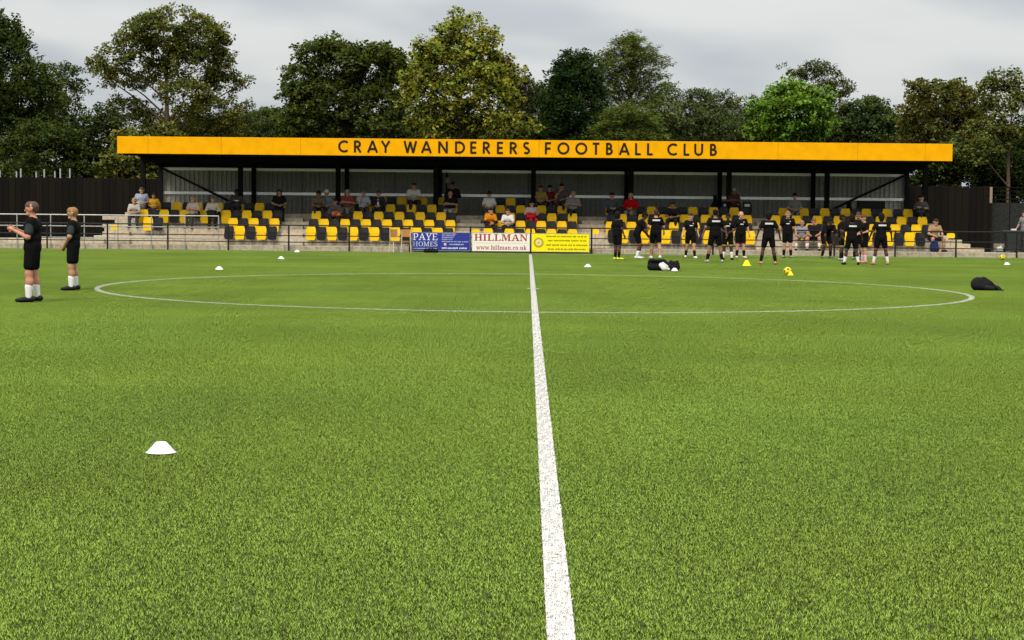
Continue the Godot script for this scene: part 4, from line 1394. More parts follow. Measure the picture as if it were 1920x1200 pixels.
func figure(key: String, p: Dictionary, cell: float, head_cell: float) -> Dictionary:
	if figures.has(key):
		return figures[key]
	var tb: Basis = p.tors
	var pv: Vector3 = p.pelvis
	var T := func(x: float, y: float, z: float) -> Vector3: return pv + tb * Vector3(x, y, z)
	var body := []
	var shirt := []
	var shorts := [[T.call(-0.07, 0.04, 0), T.call(0.07, 0.04, 0), 0.128, 0.128]]
	var trim := []
	var trousers := [[T.call(-0.07, 0.03, 0), T.call(0.07, 0.03, 0), 0.122, 0.122]]
	var socks := [[], []]
	var shoes := [[], []]
	var sleeves := []
	var tops := []
	for row in [[0.0, 0.07, 0.108], [0.16, 0.055, 0.104], [0.36, 0.088, 0.114]]:
		body.append([T.call(-row[1], row[0], 0), T.call(row[1], row[0], 0), row[2], row[2]])
		shirt.append([T.call(-row[1], row[0], 0), T.call(row[1], row[0], 0), row[2] + 0.022, row[2] + 0.022])
	body.append([T.call(0, 0.05, 0), T.call(0, 0.4, 0), 0.1, 0.11])
	shirt.append([T.call(0, -0.03, 0), T.call(0, 0.4, 0), 0.125, 0.125])
	var nk: Vector3 = T.call(0, 0.5, 0.0)
	var hb: Basis = Basis(Vector3.RIGHT, tb.get_euler().x * 0.4) * p.head
	var N: Vector3 = T.call(0, 0.555, 0.012)
	body.append([T.call(0, 0.44, -0.01), N + hb * Vector3(0, 0.05, 0), 0.062, 0.052])
	var hands := []
	for s in 2:
		var g := 1.0 if s == 0 else -1.0
		var sh: Vector3 = T.call(0.17 * g, 0.455, 0)
		var el: Vector3 = p.elbows[s]
		var wr: Vector3 = p.wrists[s]
		body.append([T.call(0.03 * g, 0.48, -0.01), sh, 0.055, 0.058])
		body.append([sh, el, 0.056, 0.041])
		body.append([el, wr, 0.042, 0.027])
		shirt.append([T.call(0.05 * g, 0.45, -0.005), sh, 0.072, 0.074])
		shirt.append([sh, sub(sh, el, 0.66), 0.073, 0.068])
		tops.append([sh + Vector3(0, 0.01, 0), sub(sh, el, 0.68), 0.074, 0.072])
		sleeves.append([sub(sh, el, 0.5), el, 0.062, 0.056])
		sleeves.append([el, sub(el, wr, 0.95), 0.056, 0.04])
		hands.append([wr, (wr - el).normalized(), g])
		var hp: Vector3 = pv + Vector3(0.09 * g, -0.02, 0)
		var kn: Vector3 = p.knees[s]
		var an: Vector3 = p.ankles[s]
		body.append([hp, kn, 0.09, 0.057])
		body.append([kn, sub(kn, an, 0.35) + Vector3(0, 0, -0.012), 0.056, 0.058])
		body.append([sub(kn, an, 0.35) + Vector3(0, 0, -0.012), an, 0.058, 0.037])
		shorts.append([hp, sub(hp, kn, 0.7), 0.112, 0.095])
		trim.append([sub(hp, kn, 0.6), sub(hp, kn, 0.84), 0.083, 0.074])
		trousers.append([hp, kn, 0.104, 0.078])
		trousers.append([kn, sub(kn, an, 0.92), 0.078, 0.062])
		socks[s].append([sub(kn, an, 0.56), an, 0.062, 0.046])
		var td: Vector3 = p.toes[s].normalized()
		body.append([an + Vector3(0, -0.03, 0) - td * 0.03, an + td * 0.13 + Vector3(0, -0.05, 0), 0.042, 0.03])
		shoes[s].append([an + Vector3(0, -0.035, 0) - td * 0.045, an + td * 0.09 + Vector3(0, -0.042, 0), 0.052, 0.046])
		shoes[s].append([an + td * 0.09 + Vector3(0, -0.045, 0), an + td * 0.175 + Vector3(0, -0.05, 0), 0.045, 0.034])
	# head on a finer grid of its own, neck shared with the body
	var H := func(x: float, y: float, z: float) -> Vector3: return N + hb * Vector3(x, y, z)
	var head := [[H.call(0, 0.112, 0.02), H.call(0, 0.155, -0.012), 0.078, 0.09], [H.call(0, 0.06, 0.03), H.call(0, 0.1, 0.03), 0.052, 0.068], [H.call(-0.02, 0.028, 0.06), H.call(0.02, 0.028, 0.06), 0.036, 0.036], [H.call(0, 0.115, 0.094), H.call(0, 0.086, 0.107), 0.011, 0.014], [H.call(0, -0.02, -0.01), H.call(0, 0.06, 0.0), 0.054, 0.054], [H.call(-0.05, 0.13, 0.07), H.call(0.05, 0.13, 0.07), 0.024, 0.024]]
	for g in [-1.0, 1.0]:
		head.append([H.call(0.088 * g, 0.085, -0.005), H.call(0.094 * g, 0.12, -0.012), 0.014, 0.018])
	var f := field_arrays(body, cell, 0.035)
	var hf := field_arrays(head, head_cell, 0.018)
	var hv := PackedVector3Array()
	var hi := PackedInt32Array()
	for h in hands:
		hand_into(hv, hi, h[0], h[1], h[2])
	var out := {"N": N, "hb": hb, "T": Transform3D(tb, pv), "body": f, "head": hf, "hands": [hv, hi]}
	out.shirt = field_mesh(shirt, cell * 0.9, 0.04)
	out.shorts = field_mesh(shorts, cell * 0.9, 0.035)
	out.trim = field_mesh(trim, cell * 0.9, 0.01)
	out.trousers = field_mesh(trousers, cell * 0.9, 0.035)
	out.sleeve_tops = field_mesh(tops, cell * 0.9, 0.01)
	out.sleeves = field_mesh(sleeves, cell * 0.9, 0.02)
	out.socks = [field_mesh(socks[0], cell * 0.8, 0.01), field_mesh(socks[1], cell * 0.8, 0.01)]
	out.shoes = [field_mesh(shoes[0], cell * 0.8, 0.02), field_mesh(shoes[1], cell * 0.8, 0.02)]
	var hair := {"short": [[H.call(0, 0.158, -0.022), H.call(0, 0.172, 0.022), 0.094, 0.083], [H.call(0, 0.1, -0.045), H.call(0, 0.14, -0.03), 0.066, 0.082]],
		"crop": [[H.call(0, 0.157, -0.020), H.call(0, 0.168, 0.024), 0.092, 0.081], [H.call(0, 0.1, -0.04), H.call(0, 0.13, -0.03), 0.062, 0.078]],
		"full": [[H.call(0, 0.175, -0.02), H.call(0, 0.17, 0.0), 0.108, 0.1], [H.call(0, 0.08, -0.05), H.call(0, 0.13, -0.04), 0.085, 0.1]],
		"long": [[H.call(0, 0.16, -0.022), H.call(0, 0.165, 0.0), 0.1, 0.09], [H.call(0.05, 0.0, -0.05), H.call(0.05, 0.14, -0.03), 0.05, 0.075], [H.call(-0.05, 0.0, -0.05), H.call(-0.05, 0.14, -0.03), 0.05, 0.075]],
		"cap": [[H.call(0, 0.175, -0.015), H.call(0, 0.175, 0.01), 0.098, 0.09], [H.call(-0.04, 0.165, 0.09), H.call(0.04, 0.165, 0.09), 0.016, 0.016], [H.call(-0.03, 0.158, 0.14), H.call(0.03, 0.158, 0.14), 0.014, 0.014]]}
	out.hair = {}
	for k in hair:
		out.hair[k] = field_mesh(hair[k], head_cell, 0.02)
	figures[key] = out
	return out

# palm and five bent fingers, low in faces
func hand_into(v: PackedVector3Array, idx: PackedInt32Array, wr: Vector3, dir: Vector3, g: float):
	var side := dir.cross(Vector3(g, 0.15, 0.1)).normalized()      # across the knuckles
	var nrm := side.cross(dir).normalized()                         # out of the palm's back
	if nrm.dot(Vector3(g, 0, -0.2)) < 0:
		nrm = -nrm
	var fwd := side if side.z > 0 else -side                        # thumb side
	tube_into(v, idx, [wr - dir * 0.02, wr + dir * 0.03, wr + dir * 0.09], [0.027, 0.033, 0.033], 7)
	var lens := [0.036, 0.041, 0.039, 0.031]
	for k in 4:
		var o := wr + dir * 0.085 + fwd * (0.028 - 0.019 * k)
		var a: Vector3 = o + (dir * 0.92 - nrm * 0.35) * lens[k]
		var b: Vector3 = a + (dir * 0.6 - nrm * 0.8) * lens[k] * 0.85
		tube_into(v, idx, [o - dir * 0.01, a, b], [0.0098, 0.009, 0.007], 5)
	var t0 := wr + dir * 0.02 + fwd * 0.024
	var t1 := t0 + (fwd * 0.7 + dir * 0.7) * 0.035
	tube_into(v, idx, [t0, t1, t1 + (dir * 0.95 - nrm * 0.25) * 0.03], [0.013, 0.011, 0.008], 5)

func body_mesh(fg: Dictionary, skin: Color, lips := true) -> ArrayMesh:
	var v := PackedVector3Array()
	var idx := PackedInt32Array()
	var c := PackedColorArray()
	var inv: Basis = fg.hb.inverse()
	for part_name in ["body", "head", "hands"]:
		var base := v.size()
		var src = fg[part_name]
		v.append_array(src[0])
		for i in src[1]:
			idx.append(i + base)
		for p in src[0]:
			var col := skin
			if part_name == "head":
				var q: Vector3 = inv * (p - fg.N)
				var ax := absf(q.x)
				if q.z > 0.06 and Vector2(ax - 0.033, q.y - 0.106).length() < 0.011:
					col = Color(0.03, 0.025, 0.02)
				elif q.z > 0.06 and absf(q.y - 0.131) < 0.007 and ax > 0.012 and ax < 0.055:
					col = skin * 0.45
				elif q.z > 0.06 and absf(q.y - 0.048) < 0.008 and ax < 0.026:
					col = Color(skin.r * 0.75, skin.g * 0.45, skin.b * 0.45)
			col.a = 1.0
			c.append(col)
	return smooth_mesh(v, idx, c)

var skins := {}

func person(label: String, at: Vector3, turn: float, key: String, look: Dictionary, group := "") -> Node3D:
	var fg: Dictionary = figures[key]
	var o := thing("person", label, "person", at, turn, group)
	var s: float = look.get("scale", 1.0)
	var sk: Color = look.skin
	var bk := key + str(sk)
	if not skins.has(bk):
		skins[bk] = body_mesh(fg, sk)
	var b := Basis().scaled(Vector3(s * look.get("wide", 1.0), s, s * look.get("wide", 1.0)))
	part("body", skins[bk], vmat(0.6), o, Vector3.ZERO, b)
	part("shirt", fg.shirt, look.shirt, o, Vector3.ZERO, b)
	if look.has("sleeves"):
		part("sleeves", fg.sleeves, look.sleeves, o, Vector3.ZERO, b)
	if look.has("trousers"):
		part("trousers", fg.trousers, look.trousers, o, Vector3.ZERO, b)
	else:
		part("shorts", fg.shorts, look.shorts, o, Vector3.ZERO, b)
	if look.has("trim"):
		part("under_shorts", fg.trim, look.trim, o, Vector3.ZERO, b)
	for k in 2:
		if look.has("socks"):
			part("sock", fg.socks[k], look.socks, o, Vector3.ZERO, b)
		part("shoe", fg.shoes[k], look.shoes, o, Vector3.ZERO, b)
	if look.hair != "bald":
		part("cap" if look.hair == "cap" else "hair", fg.hair[look.hair], look.hair_mat, o, Vector3.ZERO, b)
	var T: Transform3D = Transform3D(b, Vector3.ZERO) * fg.T
	var white := mat(0.62, 0.62, 0.62, 0.7)
	if look.get("back_print", false):
		part("print", curved_plate(0.27, 0.055, -0.03, 0.0, 0.004, 0.004), white, o, T * Vector3(0, 0.385, -0.1335 - 0.029), T.basis * Basis(Vector3.UP, PI))
	if look.get("front_print", false):
		part("print", curved_plate(0.13, 0.035, -0.008, 0.0, 0.004, 0.008), white, o, T * Vector3(0.0, 0.31, 0.1385))
		part("crest", curved_plate(0.035, 0.045, -0.002, 0.0, 0.004, 0.01), white, o, T * Vector3(0.075, 0.385, 0.1375))
	if look.get("sleeve_print", false):
		part("print", chamfer_box(Vector3(0.004, 0.03, 0.06), 0.001), white, o, T * Vector3(0.247, 0.37, 0.03))
	return o

# [px, row, pose, label, shirt, trousers, hair, hair colour, skin, scale, sleeves?, lap?]
const SITTERS := [
	[267.0, 3, "sit_lap", "spectator in a blue and white checked shirt at the end of the stand", Color(0.30, 0.34, 0.44), Color(0.1, 0.1, 0.1), "crop", Color(0.10, 0.07, 0.05), 0, 1.03],
	[292.0, 3, "sit_lap", "child in a yellow shirt beside the checked shirt", Color(0.65, 0.36, 0.02), Color(0.05, 0.05, 0.05), "long", Color(0.06, 0.04, 0.03), 0, 0.84],
	[256.0, 2, "sit_lean", "spectator in a pale grey shirt behind the galvanised railing's yellow plate", Color(0.42, 0.40, 0.36), Color(0.04, 0.05, 0.07), "short", Color(0.35, 0.25, 0.10), 0, 0.96],
	[367.0, 2, "sit_fold", "spectator in a beige shirt with folded arms behind the galvanised railing", Color(0.40, 0.36, 0.28), Color(0.05, 0.05, 0.05), "crop", Color(0.3, 0.25, 0.2), 0, 1.0],
	[400.0, 2, "sit_lap", "spectator in a beige shirt with a dark jacket on the lap", Color(0.43, 0.40, 0.31), Color(0.015, 0.015, 0.015), "short", Color(0.14, 0.1, 0.07), 0, 1.0],
	[445.0, 3, "sit_fold", "spectator in a black shirt with a white band", Color(0.05, 0.05, 0.06), Color(0.02, 0.02, 0.03), "crop", Color(0.01, 0.01, 0.01), 2, 1.0],
	[523.0, 3, "sit_lap", "spectator all in black beside the empty aisle", Color(0.012, 0.012, 0.014), Color(0.012, 0.012, 0.014), "long", Color(0.06, 0.02, 0.015), 0, 1.0],
	[597.0, 3, "sit_lean", "spectator in an olive shirt and dark cap", Color(0.14, 0.12, 0.07), Color(0.04, 0.04, 0.04), "cap", Color(0.02, 0.02, 0.02), 1, 1.0],
	[613.0, 3, "sit_lap", "white haired spectator in a blue grey shirt", Color(0.17, 0.20, 0.26), Color(0.05, 0.05, 0.06), "full", Color(0.6, 0.58, 0.52), 0, 1.0],
	[633.0, 2, "sit_lean", "spectator in a dark grey top with an orange bag on the lap", Color(0.055, 0.057, 0.06), Color(0.02, 0.02, 0.02), "short", Color(0.015, 0.015, 0.015), 1, 1.0],
	[655.0, 3, "sit_fold", "spectator in a dull red shirt", Color(0.24, 0.05, 0.045), Color(0.2, 0.18, 0.16), "crop", Color(0.3, 0.28, 0.26), 0, 1.03],
	[679.0, 3, "sit_face", "spectator in a light blue shirt with a hand at the chin", Color(0.38, 0.44, 0.54), Color(0.05, 0.05, 0.06), "crop", Color(0.14, 0.11, 0.08), 0, 1.03],
	[712.0, 3, "sit_lap", "spectator in a dark jacket over a white shirt", Color(0.03, 0.032, 0.035), Color(0.03, 0.03, 0.035), "short", Color(0.08, 0.05, 0.03), 0, 1.0],
	[772.0, 4, "sit_lean", "spectator in a plain white shirt in the top row", Color(0.66, 0.66, 0.64), Color(0.05, 0.03, 0.03), "crop", Color(0.06, 0.04, 0.03), 0, 1.06],
	[848.5, 4, "sit_lap", "spectator in a black top in the top row's end seat", Color(0.014, 0.014, 0.016), Color(0.014, 0.014, 0.016), "crop", Color(0.03, 0.02, 0.02), 1, 1.06],
	[847.0, 3, "sit_fold", "bald spectator in black below the top row's end seat", Color(0.012, 0.012, 0.014), Color(0.3, 0.3, 0.3), "bald", Color(0.1, 0.1, 0.1), 0, 1.0],
	[918.0, 3, "sit_lap", "spectator in a white shirt and dark cap above the orange shirt", Color(0.66, 0.66, 0.67), Color(0.05, 0.05, 0.07), "cap", Color(0.02, 0.02, 0.02), 0, 1.0],
	[916.5, 1, "sit_lean", "spectator in an orange football shirt with black sleeves", Color(0.62, 0.20, 0.01), Color(0.02, 0.02, 0.02), "short", Color(0.015, 0.012, 0.01), 0, 1.0],
	[955.0, 1, "sit_lean", "spectator in a white football shirt above the white board", Color(0.66, 0.64, 0.64), Color(0.02, 0.02, 0.02), "short", Color(0.09, 0.05, 0.03), 0, 0.98],
	[995.0, 2, "sit_lap", "spectator in a pale pink top with a red coat on the lap", Color(0.42, 0.33, 0.32), Color(0.35, 0.02, 0.03), "full", Color(0.02, 0.015, 0.012), 0, 0.95],
	[1014.5, 4, "sit_fold", "spectator in a mustard and white top", Color(0.36, 0.26, 0.08), Color(0.05, 0.05, 0.05), "short", Color(0.05, 0.03, 0.02), 0, 0.98],
	[1031.5, 4, "sit_lap", "spectator in a dark red top and dark cap", Color(0.15, 0.015, 0.02), Color(0.05, 0.05, 0.06), "cap", Color(0.012, 0.012, 0.015), 0, 0.98],
	[1055.0, 4, "sit_face", "spectator in a brownish top beside the grey shirt", Color(0.13, 0.10, 0.09), Color(0.05, 0.05, 0.06), "short", Color(0.03, 0.02, 0.02), 0, 1.06],
	[1073.0, 3, "sit_fold", "grey haired spectator in a grey shirt at the aisle", Color(0.21, 0.22, 0.24), Color(0.03, 0.03, 0.04), "crop", Color(0.35, 0.3, 0.27), 0, 1.04],
	[1144.0, 3, "sit_lap", "spectator in a blue grey jacket and navy cap", Color(0.07, 0.085, 0.105), Color(0.03, 0.03, 0.04), "cap", Color(0.02, 0.025, 0.05), 0, 1.0],
	[1184.0, 3, "sit_lap", "spectator in a bright red jacket", Color(0.46, 0.008, 0.012), Color(0.2, 0.18, 0.16), "crop", Color(0.35, 0.3, 0.25), 0, 1.0],
	[1264.0, 2, "sit_lean", "spectator in a black shirt seated among the players' backdrop", Color(0.012, 0.012, 0.014), Color(0.02, 0.02, 0.02), "short", Color(0.03, 0.02, 0.015), 1, 1.0],
	[1373.0, 4, "sit_fold", "spectator in a pale cap behind the paper marked seats", Color(0.10, 0.035, 0.04), Color(0.03, 0.03, 0.03), "cap", Color(0.45, 0.42, 0.5), 1, 0.95],
	[1489.0, 3, "sit_lap", "spectator in a grey shirt and black cap", Color(0.17, 0.165, 0.17), Color(0.1, 0.1, 0.11), "cap", Color(0.012, 0.012, 0.012), 0, 1.03],
	[1723.0, 3, "sit_fold", "spectator in a dark grey jacket at the row's last seat", Color(0.06, 0.063, 0.068), Color(0.02, 0.02, 0.02), "short", Color(0.02, 0.015, 0.012), 0, 1.02],
	[1505.0, 0, "sit_open", "spectator in a grey shirt and shorts in the front row", Color(0.24, 0.25, 0.28), Color(0.13, 0.12, 0.12), "crop", Color(0.3, 0.22, 0.15), 0, 0.93],
	[1527.0, 0, "sit_open", "spectator in a black shirt and black shorts in the front row", Color(0.015, 0.013, 0.014), Color(0.015, 0.013, 0.014), "crop", Color(0.2, 0.1, 0.06), 0, 1.0],
	[1746.0, 0, "sit_open", "spectator in a tan shirt with a navy bag between the knees", Color(0.36, 0.23, 0.12), Color(0.02, 0.02, 0.025), "short", Color(0.05, 0.03, 0.02), 0, 1.02]]

func build_people():
	var SKIN := [Color(0.47, 0.25, 0.165), Color(0.24, 0.125, 0.075), Color(0.065, 0.032, 0.02)]
	var kit := mat(0.0075, 0.0072, 0.0075, 0.8)
	var kit2 := mat(0.006, 0.006, 0.0062, 0.8)
	var blackshoe := mat(0.01, 0.01, 0.01, 0.5)
	var whitesock := mat(0.72, 0.72, 0.72, 0.85)
	var L := Vector3(0, 0, 0)
	# poses
	var side := [Vector3(0.27, 1.14, -0.03), Vector3(-0.27, 1.14, -0.03)]
	var hang := [Vector3(0.31, 0.90, 0.05), Vector3(-0.31, 0.90, 0.05)]
	figure("stand", standing(0.03, 0.03, 0.0, side, hang), 0.024, 0.013)
	figure("apart", standing(0.14, 0.02, 0.02, [Vector3(0.32, 1.15, -0.04), Vector3(-0.32, 1.15, -0.04)], [Vector3(0.38, 0.92, 0.06), Vector3(-0.38, 0.92, 0.06)]), 0.024, 0.013)
	figure("walk", standing(0.05, 0.16, 0.05, [Vector3(0.27, 1.14, -0.12), Vector3(-0.28, 1.14, 0.06)], [Vector3(0.31, 0.92, 0.0), Vector3(-0.3, 0.95, 0.2)]), 0.024, 0.013)
	figure("hunch", standing(0.05, 0.06, 0.38, [Vector3(0.22, 1.02, 0.22), Vector3(-0.22, 1.02, 0.22)], [Vector3(0.12, 0.86, 0.34), Vector3(-0.12, 0.86, 0.34)], 0.35, 0.0, 0.05), 0.024, 0.013)
	figure("bend", standing(0.06, 0.02, 0.85, [Vector3(0.23, 0.86, 0.38), Vector3(-0.23, 0.86, 0.38)], [Vector3(0.16, 0.62, 0.30), Vector3(-0.16, 0.62, 0.30)], -0.2, 0.0, 0.08), 0.024, 0.013)
	figure("front", standing(0.06, 0.02, 0.03, [Vector3(0.27, 1.14, 0.02), Vector3(-0.27, 1.14, 0.02)], [Vector3(0.1, 1.05, 0.25), Vector3(-0.08, 1.03, 0.26)], 0.1), 0.024, 0.013)
	figure("clap", standing(0.01, 0.05, -0.02, [Vector3(0.24, 1.13, 0.04), Vector3(-0.25, 1.13, 0.06)], [Vector3(0.13, 1.25, 0.27), Vector3(-0.1, 1.27, 0.29)], 0.05), 0.015, 0.0085)
	figure("joined", standing(0.015, 0.03, -0.03, [Vector3(0.25, 1.13, 0.04), Vector3(-0.25, 1.13, 0.04)], [Vector3(0.08, 0.92, 0.17), Vector3(-0.08, 0.92, 0.17)], 0.12), 0.015, 0.0085)
	figure("sit_lap", sitting(0.05, [Vector3(0.27, 0.76, 0.16), Vector3(-0.27, 0.76, 0.16)], [Vector3(0.1, 0.69, 0.36), Vector3(-0.1, 0.69, 0.36)]), 0.027, 0.014)
	figure("sit_lean", sitting(0.42, [Vector3(0.24, 0.7, 0.42), Vector3(-0.24, 0.7, 0.42)], [Vector3(0.05, 0.66, 0.6), Vector3(-0.05, 0.67, 0.6)], 0.15, -0.15), 0.027, 0.014)
	figure("sit_fold", sitting(0.12, [Vector3(0.28, 0.77, 0.22), Vector3(-0.28, 0.77, 0.22)], [Vector3(-0.07, 0.83, 0.36), Vector3(0.08, 0.8, 0.37)]), 0.027, 0.014)
	figure("sit_face", sitting(0.25, [Vector3(0.26, 0.76, 0.34), Vector3(-0.2, 0.78, 0.45)], [Vector3(0.08, 0.68, 0.45), Vector3(-0.06, 1.0, 0.44)]), 0.027, 0.014)
	figure("sit_open", sitting(0.3, [Vector3(0.27, 0.72, 0.34), Vector3(-0.27, 0.72, 0.34)], [Vector3(0.16, 0.64, 0.56), Vector3(-0.16, 0.64, 0.56)], 0.22, 0.1), 0.027, 0.014)
	# spectators in the seats
	for s in SITTERS:
		var x: float = on_plane(s[0], 400, ROWZ[s[1]]).x
		var sc: Color = s[4]
		var tc: Color = s[5]
		var hc: Color = s[7]
		var look := {"skin": SKIN[s[8]], "shirt": mat(sc.r, sc.g, sc.b, 0.85), "hair": s[6], "hair_mat": mat(hc.r, hc.g, hc.b, 0.8), "shoes": mat(0.03, 0.028, 0.026, 0.6), "scale": s[9], "wide": rnd(1.0, 1.12)}
		if s[2] == "sit_open":
			look.shorts = mat(tc.r, tc.g, tc.b, 0.85)
			look.socks = whitesock if s[0] != 1746.0 else mat(0.3, 0.2, 0.15)
		else:
			look.trousers = mat(tc.r, tc.g, tc.b, 0.85)
		if "jacket" in s[3] or "black top" in s[3] or "dark grey" in s[3]:
			look.sleeves = look.shirt
		if "black sleeves" in s[3]:
			look.sleeves = mat(0.012, 0.012, 0.012, 0.85)
		var o := person(s[3], Vector3(x, ROWY[s[1]], ROWZ[s[1]] + 0.02), rnd(-0.3, 0.3), s[2], look)
		var T: Transform3D = figures[s[2]].T
		if "white band" in s[3]:
			part("print", curved_plate(0.24, 0.06, -0.03, 0.0, 0.004, 0.004), mat(0.6, 0.6, 0.6), o, T * Vector3(0, 0.3, 0.17), T.basis)
		if "over a white shirt" in s[3]:
			part("shirt_front", curved_plate(0.09, 0.3, -0.01, 0.0, 0.01, 0.02), mat(0.65, 0.65, 0.65), o, T * Vector3(0, 0.14, 0.142), T.basis)
		var lap := ""
		if "dark jacket on the lap" in s[3]: lap = "folded dark jacket on the beige shirted spectator's lap"
		if "orange bag" in s[3]: lap = "orange bag on the dark grey spectator's lap"
		if "red coat" in s[3]: lap = "red coat on the pink topped spectator's lap"
		if "navy bag" in s[3]: lap = "navy blue bag between the tan shirted spectator's knees"
		if lap != "":
			var lc: Color = [Color(0.014, 0.014, 0.014), Color(0.6, 0.11, 0.01), Color(0.4, 0.01, 0.02), Color(0.015, 0.025, 0.075)][["folded", "orange", "red", "navy"].find(lap.split(" ")[0])]
			var low := lap.begins_with("navy")
			var q := thing("coat" if "coat" in lap or "jacket" in lap else "bag", lap, "coat" if "coat" in lap or "jacket" in lap else "bag", Vector3(x, ROWY[s[1]], ROWZ[s[1]]))
			if low:
				part("body", field_mesh([[Vector3(-0.08, 0.12, 0.75), Vector3(0.08, 0.12, 0.75), 0.11, 0.12], [Vector3(-0.07, 0.25, 0.72), Vector3(0.06, 0.26, 0.72), 0.11, 0.1], [Vector3(-0.05, 0.38, 0.7), Vector3(0.05, 0.38, 0.7), 0.1, 0.09]], 0.025, 0.06), mat(lc.r, lc.g, lc.b, 0.8), q)
			else:
				part("body", field_mesh([[Vector3(-0.15, 0.69, 0.42), Vector3(0.15, 0.69, 0.42), 0.08, 0.08], [Vector3(-0.1, 0.62, 0.58), Vector3(0.12, 0.63, 0.58), 0.08, 0.08]], 0.025, 0.05), mat(lc.r, lc.g, lc.b, 0.8), q)
			part("strap", tube([Vector3(-0.1, 0.72 if not low else 0.44, 0.5 if not low else 0.72), Vector3(0, 0.79 if not low else 0.56, 0.52 if not low else 0.72), Vector3(0.1, 0.72 if not low else 0.44, 0.5 if not low else 0.72)], [0.012, 0.012, 0.012], 6), mat(lc.r * 0.7, lc.g * 0.7, lc.b * 0.7, 0.8), q)
	# players warming up: [px, feet py, head top py, turn in degrees (0 faces the camera), pose, label, skin, hair, hair colour, trim, socks, shoes, prints]
	var bl := Color(0.012, 0.01, 0.009)
	var none := Color(0, 0, 0, 0)
	var wh := Color(0.7, 0.7, 0.7)
	var players := [
		[1157, 488, 397, 130, "stand", "player in black with bright yellow boots apart from the group", 2, "full", bl, none, bl, Color(0.62, 0.7, 0.04), ""],
		[1196, 486, 395, 95, "hunch", "player in black leaning forward with white boots", 2, "short", bl, Color(0.4, 0.08, 0.06), wh, wh, ""],
		[1229, 486, 392, 180, "walk", "player in black with pale legs seen from behind by the kit bag", 0, "short", Color(0.05, 0.03, 0.02), Color(0.5, 0.34, 0.06), none, wh, "back"],
		[1294, 485, 399, 5, "walk", "player facing the pitch with yellow shorts trim and white boots", 0, "short", Color(0.05, 0.025, 0.015), Color(0.5, 0.36, 0.08), bl, wh, "front"],
		[1340, 493, 391, 184, "apart", "player in black seen from behind with legs apart near the yellow cone", 1, "crop", bl, none, bl, Color(0.35, 0.36, 0.36), "back"],
		[1364, 488, 399, -8, "front", "player in black with hands together and a white chest mark", 2, "crop", bl, Color(0.5, 0.38, 0.06), wh, blackshoe.albedo_color.srgb_to_linear(), "front"],
		[1388, 485, 396, 10, "stand", "bald player in black with pink shorts trim", 0, "bald", bl, Color(0.5, 0.06, 0.08), bl, Color(0.6, 0.5, 0.45), "front"],
		[1440, 496, 396, 178, "apart", "player with long dark hair seen from behind with orange boots", 2, "full", bl, none, bl, Color(0.6, 0.25, 0.08), "back"],
		[1476, 484, 395, -6, "stand", "close cropped player in black facing the pitch with dark socks", 0, "crop", Color(0.25, 0.14, 0.08), none, bl, Color(0.25, 0.25, 0.25), "front"],
		[1549, 485, 416, 15, "bend", "player in black bending forward with hands near the knees", 2, "short", bl, none, bl, Color(0.15, 0.15, 0.15), ""],
		[1577, 489, 404, 80, "stand", "player in black standing sideways behind a taller player", 2, "short", bl, Color(0.45, 0.4, 0.1), bl, Color(0.3, 0.3, 0.3), ""],
		[1596, 497, 403, 182, "apart", "player seen from behind with blue shorts trim and white socks", 2, "full", bl, Color(0.02, 0.12, 0.2), wh, blackshoe.albedo_color.srgb_to_linear(), "back"],
		[1608, 487, 397, -20, "stand", "brown haired player showing above the others' shoulders", 1, "short", Color(0.09, 0.045, 0.02), none, bl, Color(0.2, 0.2, 0.2), ""],
		[1620, 494, 404, -75, "front", "brown haired player in black with pinkish white socks, seen sideways", 0, "short", Color(0.1, 0.05, 0.025), Color(0.1, 0.16, 0.05), Color(0.6, 0.45, 0.47), Color(0.5, 0.2, 0.15), ""],
		[1651, 497, 400, 183, "apart", "player seen from behind with red shorts trim and white socks", 2, "full", bl, Color(0.6, 0.05, 0.05), wh, Color(0.5, 0.2, 0.16), "back"]]
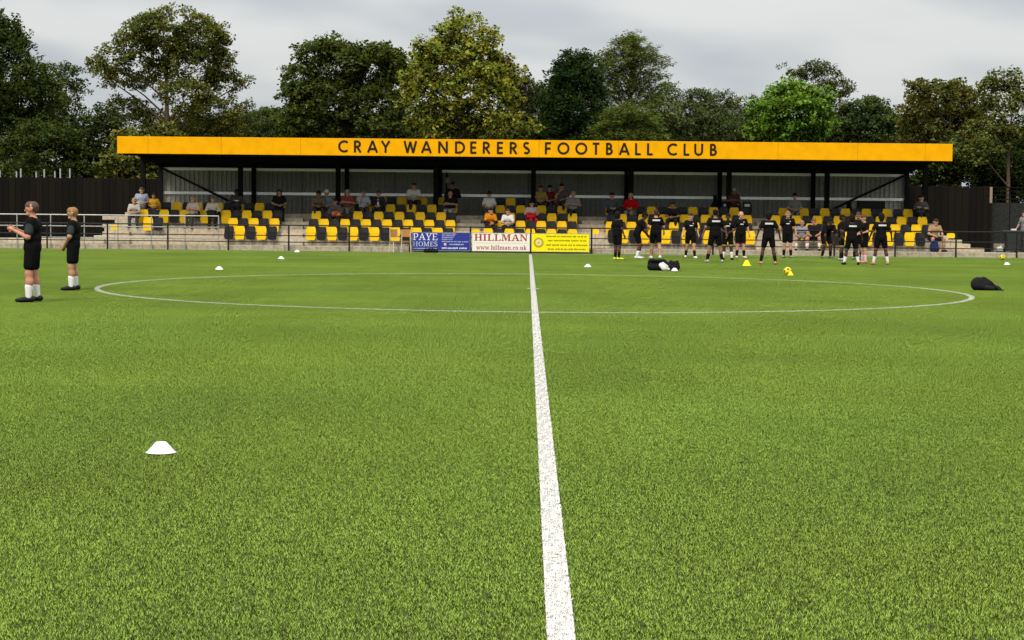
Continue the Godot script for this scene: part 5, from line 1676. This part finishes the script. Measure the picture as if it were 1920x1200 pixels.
	for p in players:
		var at := on_ground(p[0], p[1])
		var tall: float = (p[1] - p[2]) * (CAM.z - at.z) / F
		var look := {"skin": SKIN[p[6]], "shirt": kit, "shorts": kit2, "hair": p[7], "hair_mat": mat(p[8].r, p[8].g, p[8].b, 0.85), "shoes": mat(p[11].r, p[11].g, p[11].b, 0.5), "scale": clampf(tall / 1.77, 0.95, 1.07)}
		if p[4] == "bend" or p[4] == "hunch":
			look.scale = 1.0
		if p[9] != none:
			look.trim = mat(p[9].r, p[9].g, p[9].b, 0.8)
		if p[10] != none:
			look.socks = mat(p[10].r, p[10].g, p[10].b, 0.85)
		if p[12] == "back":
			look.back_print = true
		if p[12] == "front":
			look.front_print = true
		person(p[5], at + Vector3(0, 0.01, 0), deg_to_rad(p[3]), p[4], look)
	# two coaches by the centre circle
	var grey := mat(0.034, 0.038, 0.044, 0.8)
	var c1 := on_ground(62, 567)
	var h1 := (567.0 - 376.0) * (CAM.z - c1.z) / F / 1.775
	var o1 := person("coach in black with both hands raised in front", c1 + Vector3(0, 0.012, 0), deg_to_rad(-84), "clap", {"skin": Color(0.50, 0.23, 0.155), "shirt": kit, "shorts": kit2, "hair": "crop", "hair_mat": mat(0.11, 0.075, 0.055, 0.85), "shoes": blackshoe, "socks": whitesock, "scale": h1, "wide": 1.1, "sleeve_print": true})
	var c2 := on_ground(138, 545)
	var h2 := (545.0 - 388.0) * (CAM.z - c2.z) / F / 1.765
	var o2 := person("fair haired coach in black with hands joined in front", c2 + Vector3(0, 0.012, 0), deg_to_rad(-84), "joined", {"skin": Color(0.40, 0.22, 0.13), "shirt": kit, "shorts": kit2, "hair": "crop", "hair_mat": mat(0.28, 0.16, 0.07, 0.85), "shoes": blackshoe, "socks": whitesock, "scale": h2, "wide": 1.06, "sleeve_print": true})
	for c in [[o1, "clap", h1, 1.1], [o2, "joined", h2, 1.06]]:
		var fg: Dictionary = figures[c[1]]
		var b := Basis().scaled(Vector3(c[2] * c[3], c[2], c[2] * c[3]))
		part("sleeve", fg.sleeve_tops, grey, c[0], Vector3.ZERO, b)
	# passer-by at the edge by the bin
	var e := on_plane(1921, 440, -37.0)
	person("passer-by in a grey top beside the wheeled bin", Vector3(e.x, 0.2, -37.0), deg_to_rad(-60), "walk", {"skin": SKIN[0], "shirt": mat(0.2, 0.21, 0.23, 0.85), "trousers": mat(0.04, 0.035, 0.035, 0.85), "hair": "short", "hair_mat": mat(0.05, 0.03, 0.02), "shoes": blackshoe, "scale": 0.98})
